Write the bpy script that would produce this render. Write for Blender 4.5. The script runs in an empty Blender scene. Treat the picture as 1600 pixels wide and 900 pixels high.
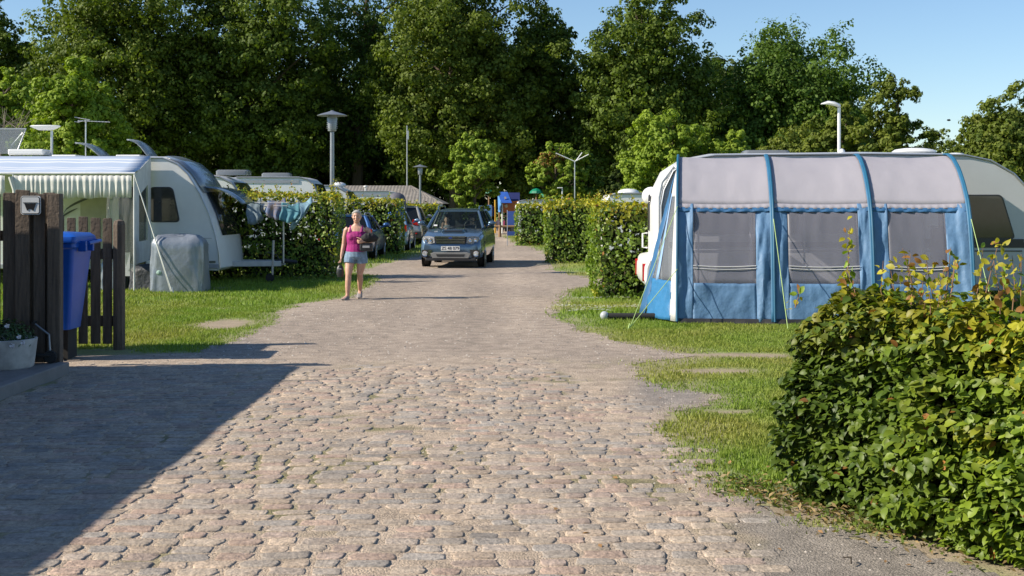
import bpy, bmesh, math, random
import numpy as np
from mathutils import Vector, Matrix

SC = bpy.context.scene
COL = SC.collection
R = math.radians
rng = np.random.default_rng(11)
rnd = random.Random(5)

# ------------------------------------------------------------------ camera, sky, sun, exposure
CAM_H = 1.8
cd = bpy.data.cameras.new('camera'); cam = bpy.data.objects.new('camera', cd); COL.objects.link(cam)
cam.location = (0, 0, CAM_H); cam.rotation_euler = (R(90), 0, 0)
cd.sensor_width = 36; cd.lens = 43.875; cd.shift_y = -0.083; cd.clip_end = 2000
SC.camera = cam
SUN_EL, SUN_AZ_Y = 34.3, 0.22            # elevation; the light travels along +x and a little along +y
W = bpy.data.worlds.new('World'); SC.world = W; W.use_nodes = True
wn = W.node_tree; bg = wn.nodes['Background']
sky = wn.nodes.new('ShaderNodeTexSky'); sky.sky_type = 'NISHITA'; sky.sun_disc = False
sky.sun_elevation = R(SUN_EL); sky.sun_rotation = R(-90 - 12.4); sky.air_density = 1.0; sky.dust_density = 0.05; sky.ozone_density = 4.5
wn.links.new(sky.outputs[0], bg.inputs[0]); bg.inputs[1].default_value = 0.090
sl = bpy.data.lights.new('sun', 'SUN'); sun = bpy.data.objects.new('sun', sl); COL.objects.link(sun)
sl.energy = 4.8; sl.angle = R(0.5); sl.color = (1.0, 0.90, 0.76)
_d = Vector((math.cos(R(SUN_EL)), SUN_AZ_Y * math.cos(R(SUN_EL)), -math.sin(R(SUN_EL))))
sun.rotation_euler = _d.to_track_quat('-Z', 'Y').to_euler()
SC.view_settings.view_transform = 'Standard'; SC.view_settings.look = 'None'
SC.view_settings.exposure = 0.70; SC.view_settings.gamma = 1.0
SC.render.engine = 'CYCLES'
SC.cycles.max_bounces = 7; SC.cycles.transparent_max_bounces = 24; SC.cycles.diffuse_bounces = 3
SC.cycles.caustics_reflective = False; SC.cycles.caustics_refractive = False

# ------------------------------------------------------------------ materials
MAT = {}
def _bump(nt, b, scale, strength, dist=0.01, detail=4, kind='noise'):
    tc = nt.nodes.new('ShaderNodeTexCoord')
    if kind == 'noise':
        n = nt.nodes.new('ShaderNodeTexNoise'); n.inputs['Scale'].default_value = scale; n.inputs['Detail'].default_value = detail; o = n.outputs['Fac']
    else:
        n = nt.nodes.new('ShaderNodeTexVoronoi'); n.inputs['Scale'].default_value = scale; o = n.outputs['Distance']
    nt.links.new(tc.outputs['Object'], n.inputs['Vector'])
    bp = nt.nodes.new('ShaderNodeBump'); bp.inputs['Strength'].default_value = strength; bp.inputs['Distance'].default_value = dist
    nt.links.new(o, bp.inputs['Height']); nt.links.new(bp.outputs[0], b.inputs['Normal'])
    return n
def mat(name, col, rough=0.6, metal=0.0, var=0.12, vscale=3.0, bump=0.0, bscale=40, bdist=0.004, coat=0.0, spec=0.5, stretch=None, col2=None, alpha=None):
    if name in MAT: return MAT[name]
    m = bpy.data.materials.new(name); m.use_nodes = True; nt = m.node_tree; b = nt.nodes['Principled BSDF']
    b.inputs['Roughness'].default_value = rough; b.inputs['Metallic'].default_value = metal
    b.inputs['Coat Weight'].default_value = coat; b.inputs['Coat Roughness'].default_value = 0.06
    b.inputs['Specular IOR Level'].default_value = spec
    tc = nt.nodes.new('ShaderNodeTexCoord'); mp = nt.nodes.new('ShaderNodeMapping'); n = nt.nodes.new('ShaderNodeTexNoise')
    if stretch: mp.inputs['Scale'].default_value = stretch
    n.inputs['Scale'].default_value = vscale; n.inputs['Detail'].default_value = 6; n.inputs['Roughness'].default_value = 0.65
    r = nt.nodes.new('ShaderNodeValToRGB')
    c = Vector(col); d = Vector(col2) if col2 else c * (1 - var * 1.6)
    r.color_ramp.elements[0].position = 0.3; r.color_ramp.elements[0].color = (*d, 1)
    r.color_ramp.elements[1].position = 0.68; r.color_ramp.elements[1].color = (*(c * (1 + (0 if col2 else var * 0.5))), 1)
    nt.links.new(tc.outputs['Object'], mp.inputs[0]); nt.links.new(mp.outputs[0], n.inputs['Vector'])
    nt.links.new(n.outputs['Fac'], r.inputs[0]); nt.links.new(r.outputs[0], b.inputs['Base Color'])
    if bump: _bump(nt, b, bscale, bump, bdist)
    if alpha is not None: b.inputs['Alpha'].default_value = alpha
    MAT[name] = m; return m
def leafmat(name, trans=0.3, rough=0.42, spec=0.5, tint=(1, 1, 1)):
    if name in MAT: return MAT[name]
    m = bpy.data.materials.new(name); m.use_nodes = True; nt = m.node_tree; b = nt.nodes['Principled BSDF']; out = nt.nodes['Material Output']
    at = nt.nodes.new('ShaderNodeAttribute'); at.attribute_name = 'col'
    b.inputs['Roughness'].default_value = rough; b.inputs['Specular IOR Level'].default_value = spec
    tr = nt.nodes.new('ShaderNodeBsdfTranslucent'); mx = nt.nodes.new('ShaderNodeMixShader'); mx.inputs[0].default_value = trans
    hs = nt.nodes.new('ShaderNodeMix'); hs.data_type = 'RGBA'; hs.blend_type = 'MULTIPLY'; hs.inputs[0].default_value = 1.0
    hs.inputs[7].default_value = (1.25, 1.35, 0.45, 1)
    nt.links.new(at.outputs['Color'], hs.inputs[6]); nt.links.new(hs.outputs[2], tr.inputs[0])
    nt.links.new(at.outputs['Color'], b.inputs['Base Color'])
    nt.links.new(b.outputs[0], mx.inputs[1]); nt.links.new(tr.outputs[0], mx.inputs[2]); nt.links.new(mx.outputs[0], out.inputs[0])
    MAT[name] = m; return m
def attrmat(name, rough=0.8, bump=0.3, bscale=60, bdist=0.004, var=0.25, vscale=14):
    """colour from the mesh's own 'col' attribute, broken up by noise"""
    if name in MAT: return MAT[name]
    m = bpy.data.materials.new(name); m.use_nodes = True; nt = m.node_tree; b = nt.nodes['Principled BSDF']
    at = nt.nodes.new('ShaderNodeAttribute'); at.attribute_name = 'col'
    tc = nt.nodes.new('ShaderNodeTexCoord'); n = nt.nodes.new('ShaderNodeTexNoise'); n.inputs['Scale'].default_value = vscale; n.inputs['Detail'].default_value = 8
    n.inputs['Roughness'].default_value = 0.75
    mr = nt.nodes.new('ShaderNodeMapRange'); mr.inputs[1].default_value = 0.3; mr.inputs[2].default_value = 0.7
    mr.inputs[3].default_value = 1 - var; mr.inputs[4].default_value = 1 + var
    n2 = nt.nodes.new('ShaderNodeTexNoise'); n2.inputs['Scale'].default_value = vscale * .12; n2.inputs['Detail'].default_value = 5; nt.links.new(tc.outputs['Object'], n2.inputs['Vector'])
    m2 = nt.nodes.new('ShaderNodeMapRange'); m2.inputs[1].default_value = 0.3; m2.inputs[2].default_value = 0.7; m2.inputs[3].default_value = 1 - var * .45; m2.inputs[4].default_value = 1 + var * .45
    nt.links.new(n2.outputs['Fac'], m2.inputs[0]); mm = nt.nodes.new('ShaderNodeMath'); mm.operation = 'MULTIPLY'; nt.links.new(mr.outputs[0], mm.inputs[0]); nt.links.new(m2.outputs[0], mm.inputs[1])
    vm = nt.nodes.new('ShaderNodeVectorMath'); vm.operation = 'SCALE'
    nt.links.new(tc.outputs['Object'], n.inputs['Vector']); nt.links.new(n.outputs['Fac'], mr.inputs[0])
    nt.links.new(at.outputs['Color'], vm.inputs[0]); nt.links.new(mm.outputs[0], vm.inputs['Scale'])
    nt.links.new(vm.outputs[0], b.inputs['Base Color']); b.inputs['Roughness'].default_value = rough
    if bump: _bump(nt, b, bscale, bump, bdist)
    MAT[name] = m; return m
def glass(name, tint=(0.6, 0.65, 0.68), opac=0.3, rough=0.03, base=(0.02, 0.02, 0.025)):
    """thin sheet: part see-through, part glossy, part its own tint"""
    if name in MAT: return MAT[name]
    m = bpy.data.materials.new(name); m.use_nodes = True; nt = m.node_tree; b = nt.nodes['Principled BSDF']; out = nt.nodes['Material Output']
    b.inputs['Base Color'].default_value = (*base, 1); b.inputs['Roughness'].default_value = rough; b.inputs['Specular IOR Level'].default_value = 0.8
    n = nt.nodes.new('ShaderNodeTexNoise'); n.inputs['Scale'].default_value = 2.5
    bp = nt.nodes.new('ShaderNodeBump'); bp.inputs['Strength'].default_value = 0.05; nt.links.new(n.outputs[0], bp.inputs['Height']); nt.links.new(bp.outputs[0], b.inputs['Normal'])
    t = nt.nodes.new('ShaderNodeBsdfTransparent'); t.inputs[0].default_value = (*tint, 1)
    mx = nt.nodes.new('ShaderNodeMixShader'); mx.inputs[0].default_value = opac
    nt.links.new(t.outputs[0], mx.inputs[1]); nt.links.new(b.outputs[0], mx.inputs[2]); nt.links.new(mx.outputs[0], out.inputs[0])
    MAT[name] = m; return m

# ------------------------------------------------------------------ mesh helpers
class MB:
    def __init__(s): s.v = []; s.f = []
    def add(s, vs, fs):
        o = len(s.v); s.v += [tuple(p) for p in vs]; s.f += [tuple(i + o for i in f) for f in fs]; return s
    def box(s, c, d, rz=0, rx=0, ry=0):
        M = Matrix.Rotation(rz, 3, 'Z') @ Matrix.Rotation(ry, 3, 'Y') @ Matrix.Rotation(rx, 3, 'X'); c = Vector(c)
        vs = [c + M @ Vector((x * d[0] / 2, y * d[1] / 2, z * d[2] / 2)) for z in (-1, 1) for y in (-1, 1) for x in (-1, 1)]
        return s.add(vs, [(0, 2, 3, 1), (4, 5, 7, 6), (0, 1, 5, 4), (2, 6, 7, 3), (0, 4, 6, 2), (1, 3, 7, 5)])
    def tube(s, pts, r, n=8, cap=True, sx=1.0):
        pts = [Vector(p) for p in pts]; rs = r if isinstance(r, (list, tuple)) else [r] * len(pts)
        rings = []; up = None
        for i, p in enumerate(pts):
            t = (pts[min(i + 1, len(pts) - 1)] - pts[max(i - 1, 0)]).normalized()
            if up is None: up = Vector((0, 0, 1)) if abs(t.z) < 0.9 else Vector((1, 0, 0))
            a = t.cross(up); a = a.normalized() if a.length > 1e-5 else t.orthogonal().normalized(); b = a.cross(t).normalized(); up = b
            rings.append([p + (a * math.cos(k * 2 * math.pi / n) * sx + b * math.sin(k * 2 * math.pi / n)) * rs[i] for k in range(n)])
        return s.rings(rings, cap)
    def rings(s, rings, cap=True, closed=True):
        n = len(rings[0]); vs = [p for r in rings for p in r]; fs = []
        for i in range(len(rings) - 1):
            for k in range(n if closed else n - 1):
                k2 = (k + 1) % n; fs.append((i * n + k, i * n + k2, (i + 1) * n + k2, (i + 1) * n + k))
        if cap: fs.append(tuple(range(n - 1, -1, -1))); fs.append(tuple((len(rings) - 1) * n + k for k in range(n)))
        return s.add(vs, fs)
    def lathe(s, prof, c=(0, 0, 0), n=20, axis='z', cap=True):
        rings = []
        for (r, h) in prof:
            ring = []
            for k in range(n):
                a = k * 2 * math.pi / n; x, y = r * math.cos(a), r * math.sin(a)
                q = (x, y, h) if axis == 'z' else ((h, x, y) if axis == 'x' else (y, h, x))
                ring.append((q[0] + c[0], q[1] + c[1], q[2] + c[2]))
            rings.append(ring)
        return s.rings(rings, cap)
    def prism(s, poly, a, b, axis='y'):
        """extrude a 2-D polygon: axis y -> poly is (x,z); x -> (y,z); z -> (x,y)"""
        def q(p, t): return (p[0], t, p[1]) if axis == 'y' else ((t, p[0], p[1]) if axis == 'x' else (p[0], p[1], t))
        return s.rings([[q(p, a) for p in poly], [q(p, b) for p in poly]])
    def grid(s, G):
        n = len(G[0]); vs = [p for row in G for p in row]
        fs = [(i * n + j, i * n + j + 1, (i + 1) * n + j + 1, (i + 1) * n + j) for i in range(len(G) - 1) for j in range(n - 1)]
        return s.add(vs, fs)
    def sphere(s, c, r, n=14, m=9, sc=(1, 1, 1)):
        rings = []
        for i in range(m + 1):
            th = 0.02 + (math.pi - 0.04) * i / m
            rings.append([(c[0] + r * sc[0] * math.sin(th) * math.cos(2 * math.pi * k / n), c[1] + r * sc[1] * math.sin(th) * math.sin(2 * math.pi * k / n), c[2] + r * sc[2] * math.cos(th)) for k in range(n)])
        return s.rings(rings)
def obj(name, mb, m, parent=None, smooth=False, bevel=0, solid=0, sub=0, loc=None, label=None, recalc=True):
    me = bpy.data.meshes.new(name); me.from_pydata([tuple(p) for p in mb.v], [], mb.f)
    if recalc:
        b = bmesh.new(); b.from_mesh(me); bmesh.ops.recalc_face_normals(b, faces=b.faces); b.to_mesh(me); b.free()
    for mm in (m if isinstance(m, (list, tuple)) else [m]): me.materials.append(mm)
    o = bpy.data.objects.new(name, me); COL.objects.link(o)
    if smooth: me.shade_smooth()
    if parent: o.parent = parent
    if loc is not None: o.location = loc
    if solid:
        d = o.modifiers.new('s', 'SOLIDIFY'); d.thickness = solid; d.offset = 0
    if bevel:
        d = o.modifiers.new('b', 'BEVEL'); d.width = bevel; d.segments = 2; d.limit_method = 'ANGLE'
    if sub:
        d = o.modifiers.new('u', 'SUBSURF'); d.levels = sub; d.render_levels = sub
    if smooth and not sub:
        try:
            me.set_sharp_from_angle(angle=R(38))
        except Exception: pass
    if label: o['label'] = label
    return o
def tag(o, label, cat, group=None, kind=None):
    o['label'] = label
    if cat: o['category'] = cat
    if group: o['group'] = group
    if kind: o['kind'] = kind
    return o
def thing(name, label, cat, loc=(0, 0, 0), rz=0, group=None):
    o = bpy.data.objects.new(name, None); COL.objects.link(o); o.location = loc; o.rotation_euler = (0, 0, rz); o.empty_display_size = 0.2
    return tag(o, label, cat, group)
def struct(o): o['kind'] = 'structure'; return o
def npmesh(name, V, F, m, cols=None, parent=None, smooth=False, loc=None):
    """V (n,3), F (m,k), cols per vertex (n,3)"""
    me = bpy.data.meshes.new(name); V = np.asarray(V, dtype=np.float32); F = np.asarray(F, dtype=np.int32); k = F.shape[1]
    me.vertices.add(len(V)); me.vertices.foreach_set('co', V.ravel())
    me.loops.add(F.size); me.loops.foreach_set('vertex_index', F.ravel())
    me.polygons.add(len(F)); me.polygons.foreach_set('loop_start', np.arange(0, F.size, k, dtype=np.int32)); me.polygons.foreach_set('loop_total', np.full(len(F), k, dtype=np.int32))
    me.update(calc_edges=True)
    if cols is not None:
        a = me.color_attributes.new('col', 'FLOAT_COLOR', 'POINT'); c = np.ones((len(V), 4), dtype=np.float32); c[:, :3] = cols
        a.data.foreach_set('color', c.ravel())
    me.materials.append(m)
    if smooth: me.shade_smooth()
    o = bpy.data.objects.new(name, me); COL.objects.link(o)
    if parent: o.parent = parent
    if loc is not None: o.location = loc
    return o
def gy(py): return 1950 * CAM_H / (py - 317.0)          # distance of a ground point that the photo shows at row py
def gp(px, py):
    Y = gy(py); return ((px - 800) / 1950 * Y, Y)
def at(px, py, Y): return ((px - 800) / 1950 * Y, Y, CAM_H - (py - 317) / 1950 * Y)

# value noise on arrays
def vnoise(x, y, seed=0):
    x = np.asarray(x, float); y = np.asarray(y, float)
    xi = np.floor(x).astype(int); yi = np.floor(y).astype(int); xf = x - xi; yf = y - yi
    def h(a, b):
        n = (a * 374761393 + b * 668265263 + seed * 974711) & 0x7fffffff; n = ((n ^ (n >> 13)) * 1274126177) & 0x7fffffff
        return ((n ^ (n >> 16)) & 0xffff) / 65535.0
    u = xf * xf * (3 - 2 * xf); v = yf * yf * (3 - 2 * yf)
    return (h(xi, yi) * (1 - u) + h(xi + 1, yi) * u) * (1 - v) + (h(xi, yi + 1) * (1 - u) + h(xi + 1, yi + 1) * u) * v
def fbm(x, y, seed=0, o=4):
    t = 0; a = 0.5
    for i in range(o): t = t + a * vnoise(np.asarray(x) * 2 ** i, np.asarray(y) * 2 ** i, seed + i); a *= 0.5
    return t / (1 - 0.5 ** o)

# ------------------------------------------------------------------ leaves
LEAF_NEAR = (np.array([[0, 0, 0], [0, .36, .03], [0, .72, .02], [0, 1.0, -.10], [-.23, .22, .07], [-.30, .52, .10], [-.17, .80, .04], [.23, .22, .07], [.30, .52, .10], [.17, .80, .04]]),
             np.array([[0, 1, 4, 4], [1, 2, 5, 4], [2, 6, 5, 5], [2, 3, 6, 6], [0, 7, 1, 1], [1, 7, 8, 2], [2, 8, 9, 9], [2, 9, 3, 3]]))
def leaves(P, N, size, cols, near=False, down=0.5, wide=0.62, jit=0.6):
    """returns V,F,C for leaves at P with facing N (n,3); leaf axis hangs in the leaf's own plane"""
    n = len(P); N = N + rng.normal(0, jit, (n, 3)) * 0.55; N /= np.linalg.norm(N, axis=1, keepdims=True) + 1e-9
    A = rng.normal(0, 1, (n, 3)); A[:, 2] -= down * 1.6; A -= N * (A * N).sum(1, keepdims=True); A /= np.linalg.norm(A, axis=1, keepdims=True) + 1e-9
    B = np.cross(A, N); S = np.asarray(size).reshape(-1, 1) * np.ones((n, 1))
    if near:
        T, TF = LEAF_NEAR; k = len(T)
        V = P[:, None, :] + S[:, None] * (T[None, :, 0:1] * B[:, None] + (T[None, :, 1:2] - .4) * A[:, None] + T[None, :, 2:3] * N[:, None])
        # triangles and quads kept as triangles
        tri = []
        for q in TF:
            if q[2] == q[3]: tri.append([q[0], q[1], q[2]])
            else: tri += [[q[0], q[1], q[2]], [q[0], q[2], q[3]]]
        TF = np.array(tri)
    else:
        T = np.array([[0, -.5, 0], [wide / 2, 0, .10], [0, .5, -.05], [-wide / 2, 0, .10]]); k = 4
        V = P[:, None, :] + S[:, None] * (T[None, :, 0:1] * B[:, None] + T[None, :, 1:2] * A[:, None] + T[None, :, 2:3] * N[:, None])
        TF = np.array([[0, 1, 2, 3]])
    F = (np.arange(n) * k)[:, None, None] + TF[None]
    C = np.repeat(np.asarray(cols)[:, None, :], k, axis=1)
    return V.reshape(-1, 3), F.reshape(-1, TF.shape[1]), C.reshape(-1, 3)
# ================================================================== ground, road, stones, lawn
def px_poly(pts): return [gp(*p) for p in pts]
def inside(poly, x, y):
    x = np.asarray(x); y = np.asarray(y); c = np.zeros(x.shape, bool); n = len(poly); j = n - 1
    for i in range(n):
        xi, yi = poly[i]; xj, yj = poly[j]
        c ^= ((yi > y) != (yj > y)) & (x < (xj - xi) * (y - yi) / (yj - yi + 1e-12) + xi); j = i
    return c
def edist(poly, x, y):
    x = np.asarray(x, float); y = np.asarray(y, float); d = np.full(x.shape, 1e9); n = len(poly)
    for i in range(n):
        ax, ay = poly[i]; bx, by = poly[(i + 1) % n]; dx, dy = bx - ax, by - ay
        t = np.clip(((x - ax) * dx + (y - ay) * dy) / (dx * dx + dy * dy + 1e-12), 0, 1)
        d = np.minimum(d, np.hypot(x - ax - t * dx, y - ay - t * dy))
    return d
# the gravel road as seen in the photograph (pixel outline -> ground)
ROAD = px_poly([(150, 556), (318, 551), (352, 535), (390, 522), (425, 505), (432, 490), (470, 475), (535, 467), (566, 456), (592, 444), (585, 432), (560, 424), (600, 412), (650, 402), (676, 388), (694, 378)]) \
    + [(-3.0, 75), (-2.5, 90), (1.2, 90), (0.2, 75)] + px_poly([(786, 368), (800, 378), (845, 392), (862, 406), (858, 418), (880, 428), (930, 436), (985, 441), (940, 446), (897, 452), (868, 468), (862, 486), (884, 503), (930, 521), (985, 538), (1050, 549), (1095, 556), (1050, 562), (992, 568), (1005, 583), (1050, 603), (1105, 624), (1090, 636), (1040, 646), (1020, 668), (1035, 700), (1060, 735), (1120, 762), (1190, 783), (1270, 815), (1400, 850), (1560, 890)]) \
    + [(2.9, 5.2), (3.4, 3.0), (-1, 1.0), (-4.65, 1.0), (-4.65, 13.1), (-7.5, 13.3), (-7.5, 15.0)]
def in_road(x, y):
    w = (fbm(np.asarray(x) * 1.3, np.asarray(y) * 1.3, 3) - 0.5) * 0.9
    w2 = (fbm(np.asarray(x) * 6, np.asarray(y) * 6, 9) - 0.5) * 0.25
    return inside(ROAD, np.asarray(x) + w * 0.5 + w2, np.asarray(y) + w * .35 + w2 * .6)
# big ground sheet with a finer zone in view
def axis(segs):
    out = []
    for a, b, st in segs: out += list(np.arange(a, b, st))
    return np.array(out + [segs[-1][1]])
gx = axis([(-420, -60, 40), (-60, -16, 4), (-16, -8, .5), (-8, 8, .14), (8, 16, .5), (16, 60, 4), (60, 420, 40)])
gyy = axis([(-60, -4, 8), (-4, 4, .5), (4, 32, .14), (32, 60, .5), (60, 120, 3), (120, 900, 40)])
GX, GY = np.meshgrid(gx, gyy); nx, ny = len(gx), len(gyy)
fd = np.clip(1 - edist(ROAD, GX, GY) / 0.55, 0, 1)                 # worn band beside the road
nz = fbm(GX * 1.7, GY * 1.7, 21)
worn = np.clip(fd * 1.1 + (nz - 0.5) * 2.2 * (fd > 0), 0, 1)
patch = np.clip((fbm(GX * .8 + 7, GY * .8, 33) - 0.66) * 5, 0, 1) * (GY > 6) * (GY < 40) * 0.8
def blob(cx, cy, rx, ry): return np.clip(1.25 - ((GX - cx) / rx) ** 2 - ((GY - cy) / ry) ** 2 + (nz - .5), 0, 1)
bl = np.zeros_like(GX)
for (px, py, rx, ry) in [(345, 506, .5, .9), (1120, 556, 1.3, .34), (1110, 580, .6, .2), (1120, 645, .35, .18), (1230, 800, .9, .25), (1420, 862, 1.0, .3), (690, 430, .1, .1), (1015, 655, .3, .2)]:
    X_, Y_ = gp(px, py); bl = np.maximum(bl, blob(X_, Y_, rx, ry))
hedge_soil = np.clip(1.2 - edist([(1.75, 7.7), (2.75, 5.8), (3.9, 3.9), (3.95, 3.9)], GX, GY) / 0.35, 0, 1) * (GX > 1.2) * (GY < 8)
dirt = np.clip(np.maximum.reduce([worn * 0.6, patch, bl, hedge_soil]), 0, 1)
sand = np.clip(((GY > 68) & (GY < 82) & (GX > -3.0) & (GX < 3.5)).astype(float), 0, 1)
cg = np.array([.155, .23, .04]); cdry = np.array([.24, .22, .06]); cd_ = np.array([.30, .24, .165]); cs = np.array([.5, .42, .3])
dryn = np.clip((fbm(GX * .6, GY * .6, 5) - .42) * 3, 0, 1)[..., None] * 0.65
gc = cg * (1 - dryn) + cdry * dryn
gc = gc * (1 - dirt[..., None]) + cd_ * dirt[..., None]
gc = gc * (1 - sand[..., None]) + cs * sand[..., None]
lim = lambda X, Y: (fbm(X * 1.1, Y * 1.1, 40, 2) - 0.5) * 0.026
gz = -0.004 + lim(GX, GY)
F = []
idx = np.arange(nx * ny).reshape(ny, nx)
F = np.stack([idx[:-1, :-1], idx[:-1, 1:], idx[1:, 1:], idx[1:, :-1]], -1).reshape(-1, 4)
ground = struct(npmesh('ground', np.stack([GX, GY, gz], -1).reshape(-1, 3), F, attrmat('earth_and_turf', 0.95, 0.6, 90, 0.012, 0.35, 35), gc.reshape(-1, 3)))

# road sheet: fine cells kept where the road is
def sheet(name, x0, x1, y0, y1, step, keep, z, m, colf, zf=None):
    xs = np.arange(x0, x1, step); ys = np.arange(y0, y1, step); X, Y = np.meshgrid(xs, ys)
    Xc = (X[:-1, :-1] + step / 2); Yc = (Y[:-1, :-1] + step / 2); k = keep(Xc, Yc)
    id_ = np.arange(X.size).reshape(X.shape); F = np.stack([id_[:-1, :-1], id_[:-1, 1:], id_[1:, 1:], id_[1:, :-1]], -1)[k]
    used = np.unique(F); rem = np.full(X.size, -1); rem[used] = np.arange(len(used))
    Z = z + (zf(X, Y) if zf else 0 * X)
    V = np.stack([X, Y, Z], -1).reshape(-1, 3)[used]; C = colf(X, Y).reshape(-1, 3)[used]
    return npmesh(name, V, rem[F], m, C, smooth=True)
c_gr = np.array([.37, .30, .235]); c_gr2 = np.array([.27, .22, .175]); c_sand = np.array([.42, .335, .25])
def road_col(X, Y):
    a = np.clip((fbm(X * .7, Y * .35, 50) - .38) * 3, 0, 1)[..., None]
    px_ = X / Y * 1950 + 800
    g = np.clip(1.2 - ((px_ - 1050) / 90.) ** 2 - ((Y - 12.0) / 1.6) ** 2, 0, 1)[..., None] * 0.85     # dark gravel by the lawn
    g = np.maximum(g, np.clip(1.1 - ((px_ - 330) / 90.) ** 2 - ((Y - 15.8) / 1.3) ** 2, 0, 1)[..., None] * .6)
    c = c_gr * a + c_gr2 * (1 - a) * 1.12; c = c * (1 - g) + np.array([.20, .185, .17]) * g
    cx_ = -0.55 - (Y - 14) * .012; tr = (np.exp(-((X - cx_ - .75) / .28) ** 2) + np.exp(-((X - cx_ + .75) / .28) ** 2)) * np.clip((Y - 13) / 5, 0, 1) * (.5 + fbm(X * 2, Y * .5, 88)); c = c * (1 + .13 * tr[..., None]) * (1 - .10 * np.exp(-((X - cx_) / .25) ** 2) * np.clip((Y - 13) / 5, 0, 1))[..., None]
    s = np.clip((14.8 - Y) / 2.5, 0, 1)[..., None]; s = s * (1 - g)
    mo = np.clip((fbm(X * 2.2, Y * 2.2, 61) - .60) * 6, 0, 1)[..., None] * s * (X > -3)[..., None]
    c = c * (1 - s) + c_sand * s; c = c * (1 - mo * .75) + np.array([.15, .15, .045]) * mo * .75
    asph = np.clip((X - (1.28 + (Y - 7.4) * 0.15 + (fbm(X * 3, Y * 3, 8) - .5) * .5)) * 6, 0, 1)[..., None] * (Y < 8.0)[..., None]
    return c * (1 - asph) + np.array([.255, .225, .19]) * asph
road_m = attrmat('gravel_and_sand', 0.95, 1.0, 85, 0.016, 0.55, 42)
road = struct(sheet('road', -7.6, 4.2, 1.0, 24.0, 0.06, lambda X, Y: in_road(X, Y), 0.0, road_m, road_col, lim))
road_far = struct(sheet('road_far', -7.6, 4.2, 24.0, 90.0, 0.25, lambda X, Y: in_road(X, Y), 0.0, road_m, road_col, lim))

# cobblestones: rows across the road, each stone a low worn dome
def cobbles():
    n = 14; rad = [0.5, 0.86, 0.96, 1.0]; hz = [1.0, 0.98, 0.62, -1.6]
    V = []; Fq = []; C = []; off = 0
    pal = np.array([[.37, .265, .21], [.35, .29, .23], [.33, .28, .235], [.265, .25, .23], [.40, .315, .235], [.33, .255, .215], [.385, .32, .25], [.29, .26, .225]])
    y = 4.9; row = 0
    while y < 14.9:
        d = rnd.uniform(.118, .142); x = -4.62 + rnd.uniform(0, .2) - (3.0 if y > 13.2 else 0)
        while x < 2.0:
            w = rnd.choice([rnd.uniform(.12, .17), rnd.uniform(.17, .27), rnd.uniform(.19, .29), rnd.uniform(.19, .25)]); cx, cy = x + w / 2, y + d / 2 + .03 * math.sin(x * .9 + y) + rnd.uniform(-.010, .010); x += w + rnd.uniform(.004, .020)
            px = cx / cy * 1950 + 800
            redge = 1.32 + (cy - 7.4) * .04 if cy < 10 else 1.42 - (cy - 10) * .15
            if cx > redge + rnd.uniform(-.15, .12): continue
            fade = min(1, max(0, (15.4 - cy) / 3.4)); side = min(1, max(0, (redge - cx) / .9))
            lowp = float(fbm(cx * .9, cy * .9, 91))
            H = (0.0052 * (.6 + .4 * fade) * (.55 + .45 * side)) * rnd.uniform(.7, 1.25) + (lowp - .5) * .007 - (1 - fade) * .0022
            if H < .003 or (fade < 1 and rnd.random() > .6 + fade) : continue
            c = pal[rnd.randrange(len(pal))] * rnd.uniform(.86, 1.14); c = c * (.45 + .25 * fade) + c_sand * .93 * (.52 - .27 * fade)
            hw, hd = w / 2 - .002, d / 2 - .004; tilt = rnd.uniform(-.02, .035); tl2 = rnd.uniform(-.04, .04); rot = rnd.uniform(-.05, .05)
            base = float(lim(np.array(cx), np.array(cy)))
            ps = [(cx, cy, base + H)]
            jit = [rnd.uniform(.84, 1.06) for _ in range(n)]
            for r_, h_ in zip(rad, hz):
                for k in range(n):
                    a = 2 * math.pi * k / n; ca, sa = math.cos(a), math.sin(a)
                    e = .34
                    ux = math.copysign(abs(ca) ** e, ca) * hw * r_ * jit[k]; uy = math.copysign(abs(sa) ** e, sa) * hd * r_ * (jit[k] * .5 + .5)
                    ps.append((cx + ux - uy * rot, cy + uy + ux * rot, base + H * h_ + ux * tilt + uy * tl2 + (rnd.uniform(-.0012, .0012) if h_ > 0 else 0)))
            V += ps; C += [c] * len(ps)
            for k in range(n):
                k2 = (k + 1) % n; Fq.append((off, off + 1 + k, off + 1 + k2, off + 1 + k2))
                for q in range(3):
                    a0 = off + 1 + q * n; Fq.append((a0 + k, a0 + n + k, a0 + n + k2, a0 + k2))
            off += len(ps)
        y += d; row += 1
    Fa = np.array(Fq); tri = Fa[:, 2] == Fa[:, 3]
    T = np.concatenate([Fa[tri][:, :3], Fa[~tri][:, [0, 1, 2]], Fa[~tri][:, [0, 2, 3]]])
    return npmesh('cobblestones', np.array(V), T, attrmat('worn_granite', 0.85, 1.0, 45, 0.010, 0.5, 24), np.array(C), smooth=True)
cob = struct(cobbles())

# raised pavement with its kerb along the building
kb = MB(); kb.box((-4.74, 3.6, 0.03), (.12, 19.2, .18)); struct(obj('kerb', kb, mat('kerb_granite', (.22, .21, .20), .8, bump=.6), bevel=.012))
pv = MB(); pv.box((-7.4, 3.55, 0.03), (5.2, 19.3, .16)); struct(obj('pavement', pv, mat('pavement_slabs', (.20, .19, .18), .85, bump=.6, vscale=6)))

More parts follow.
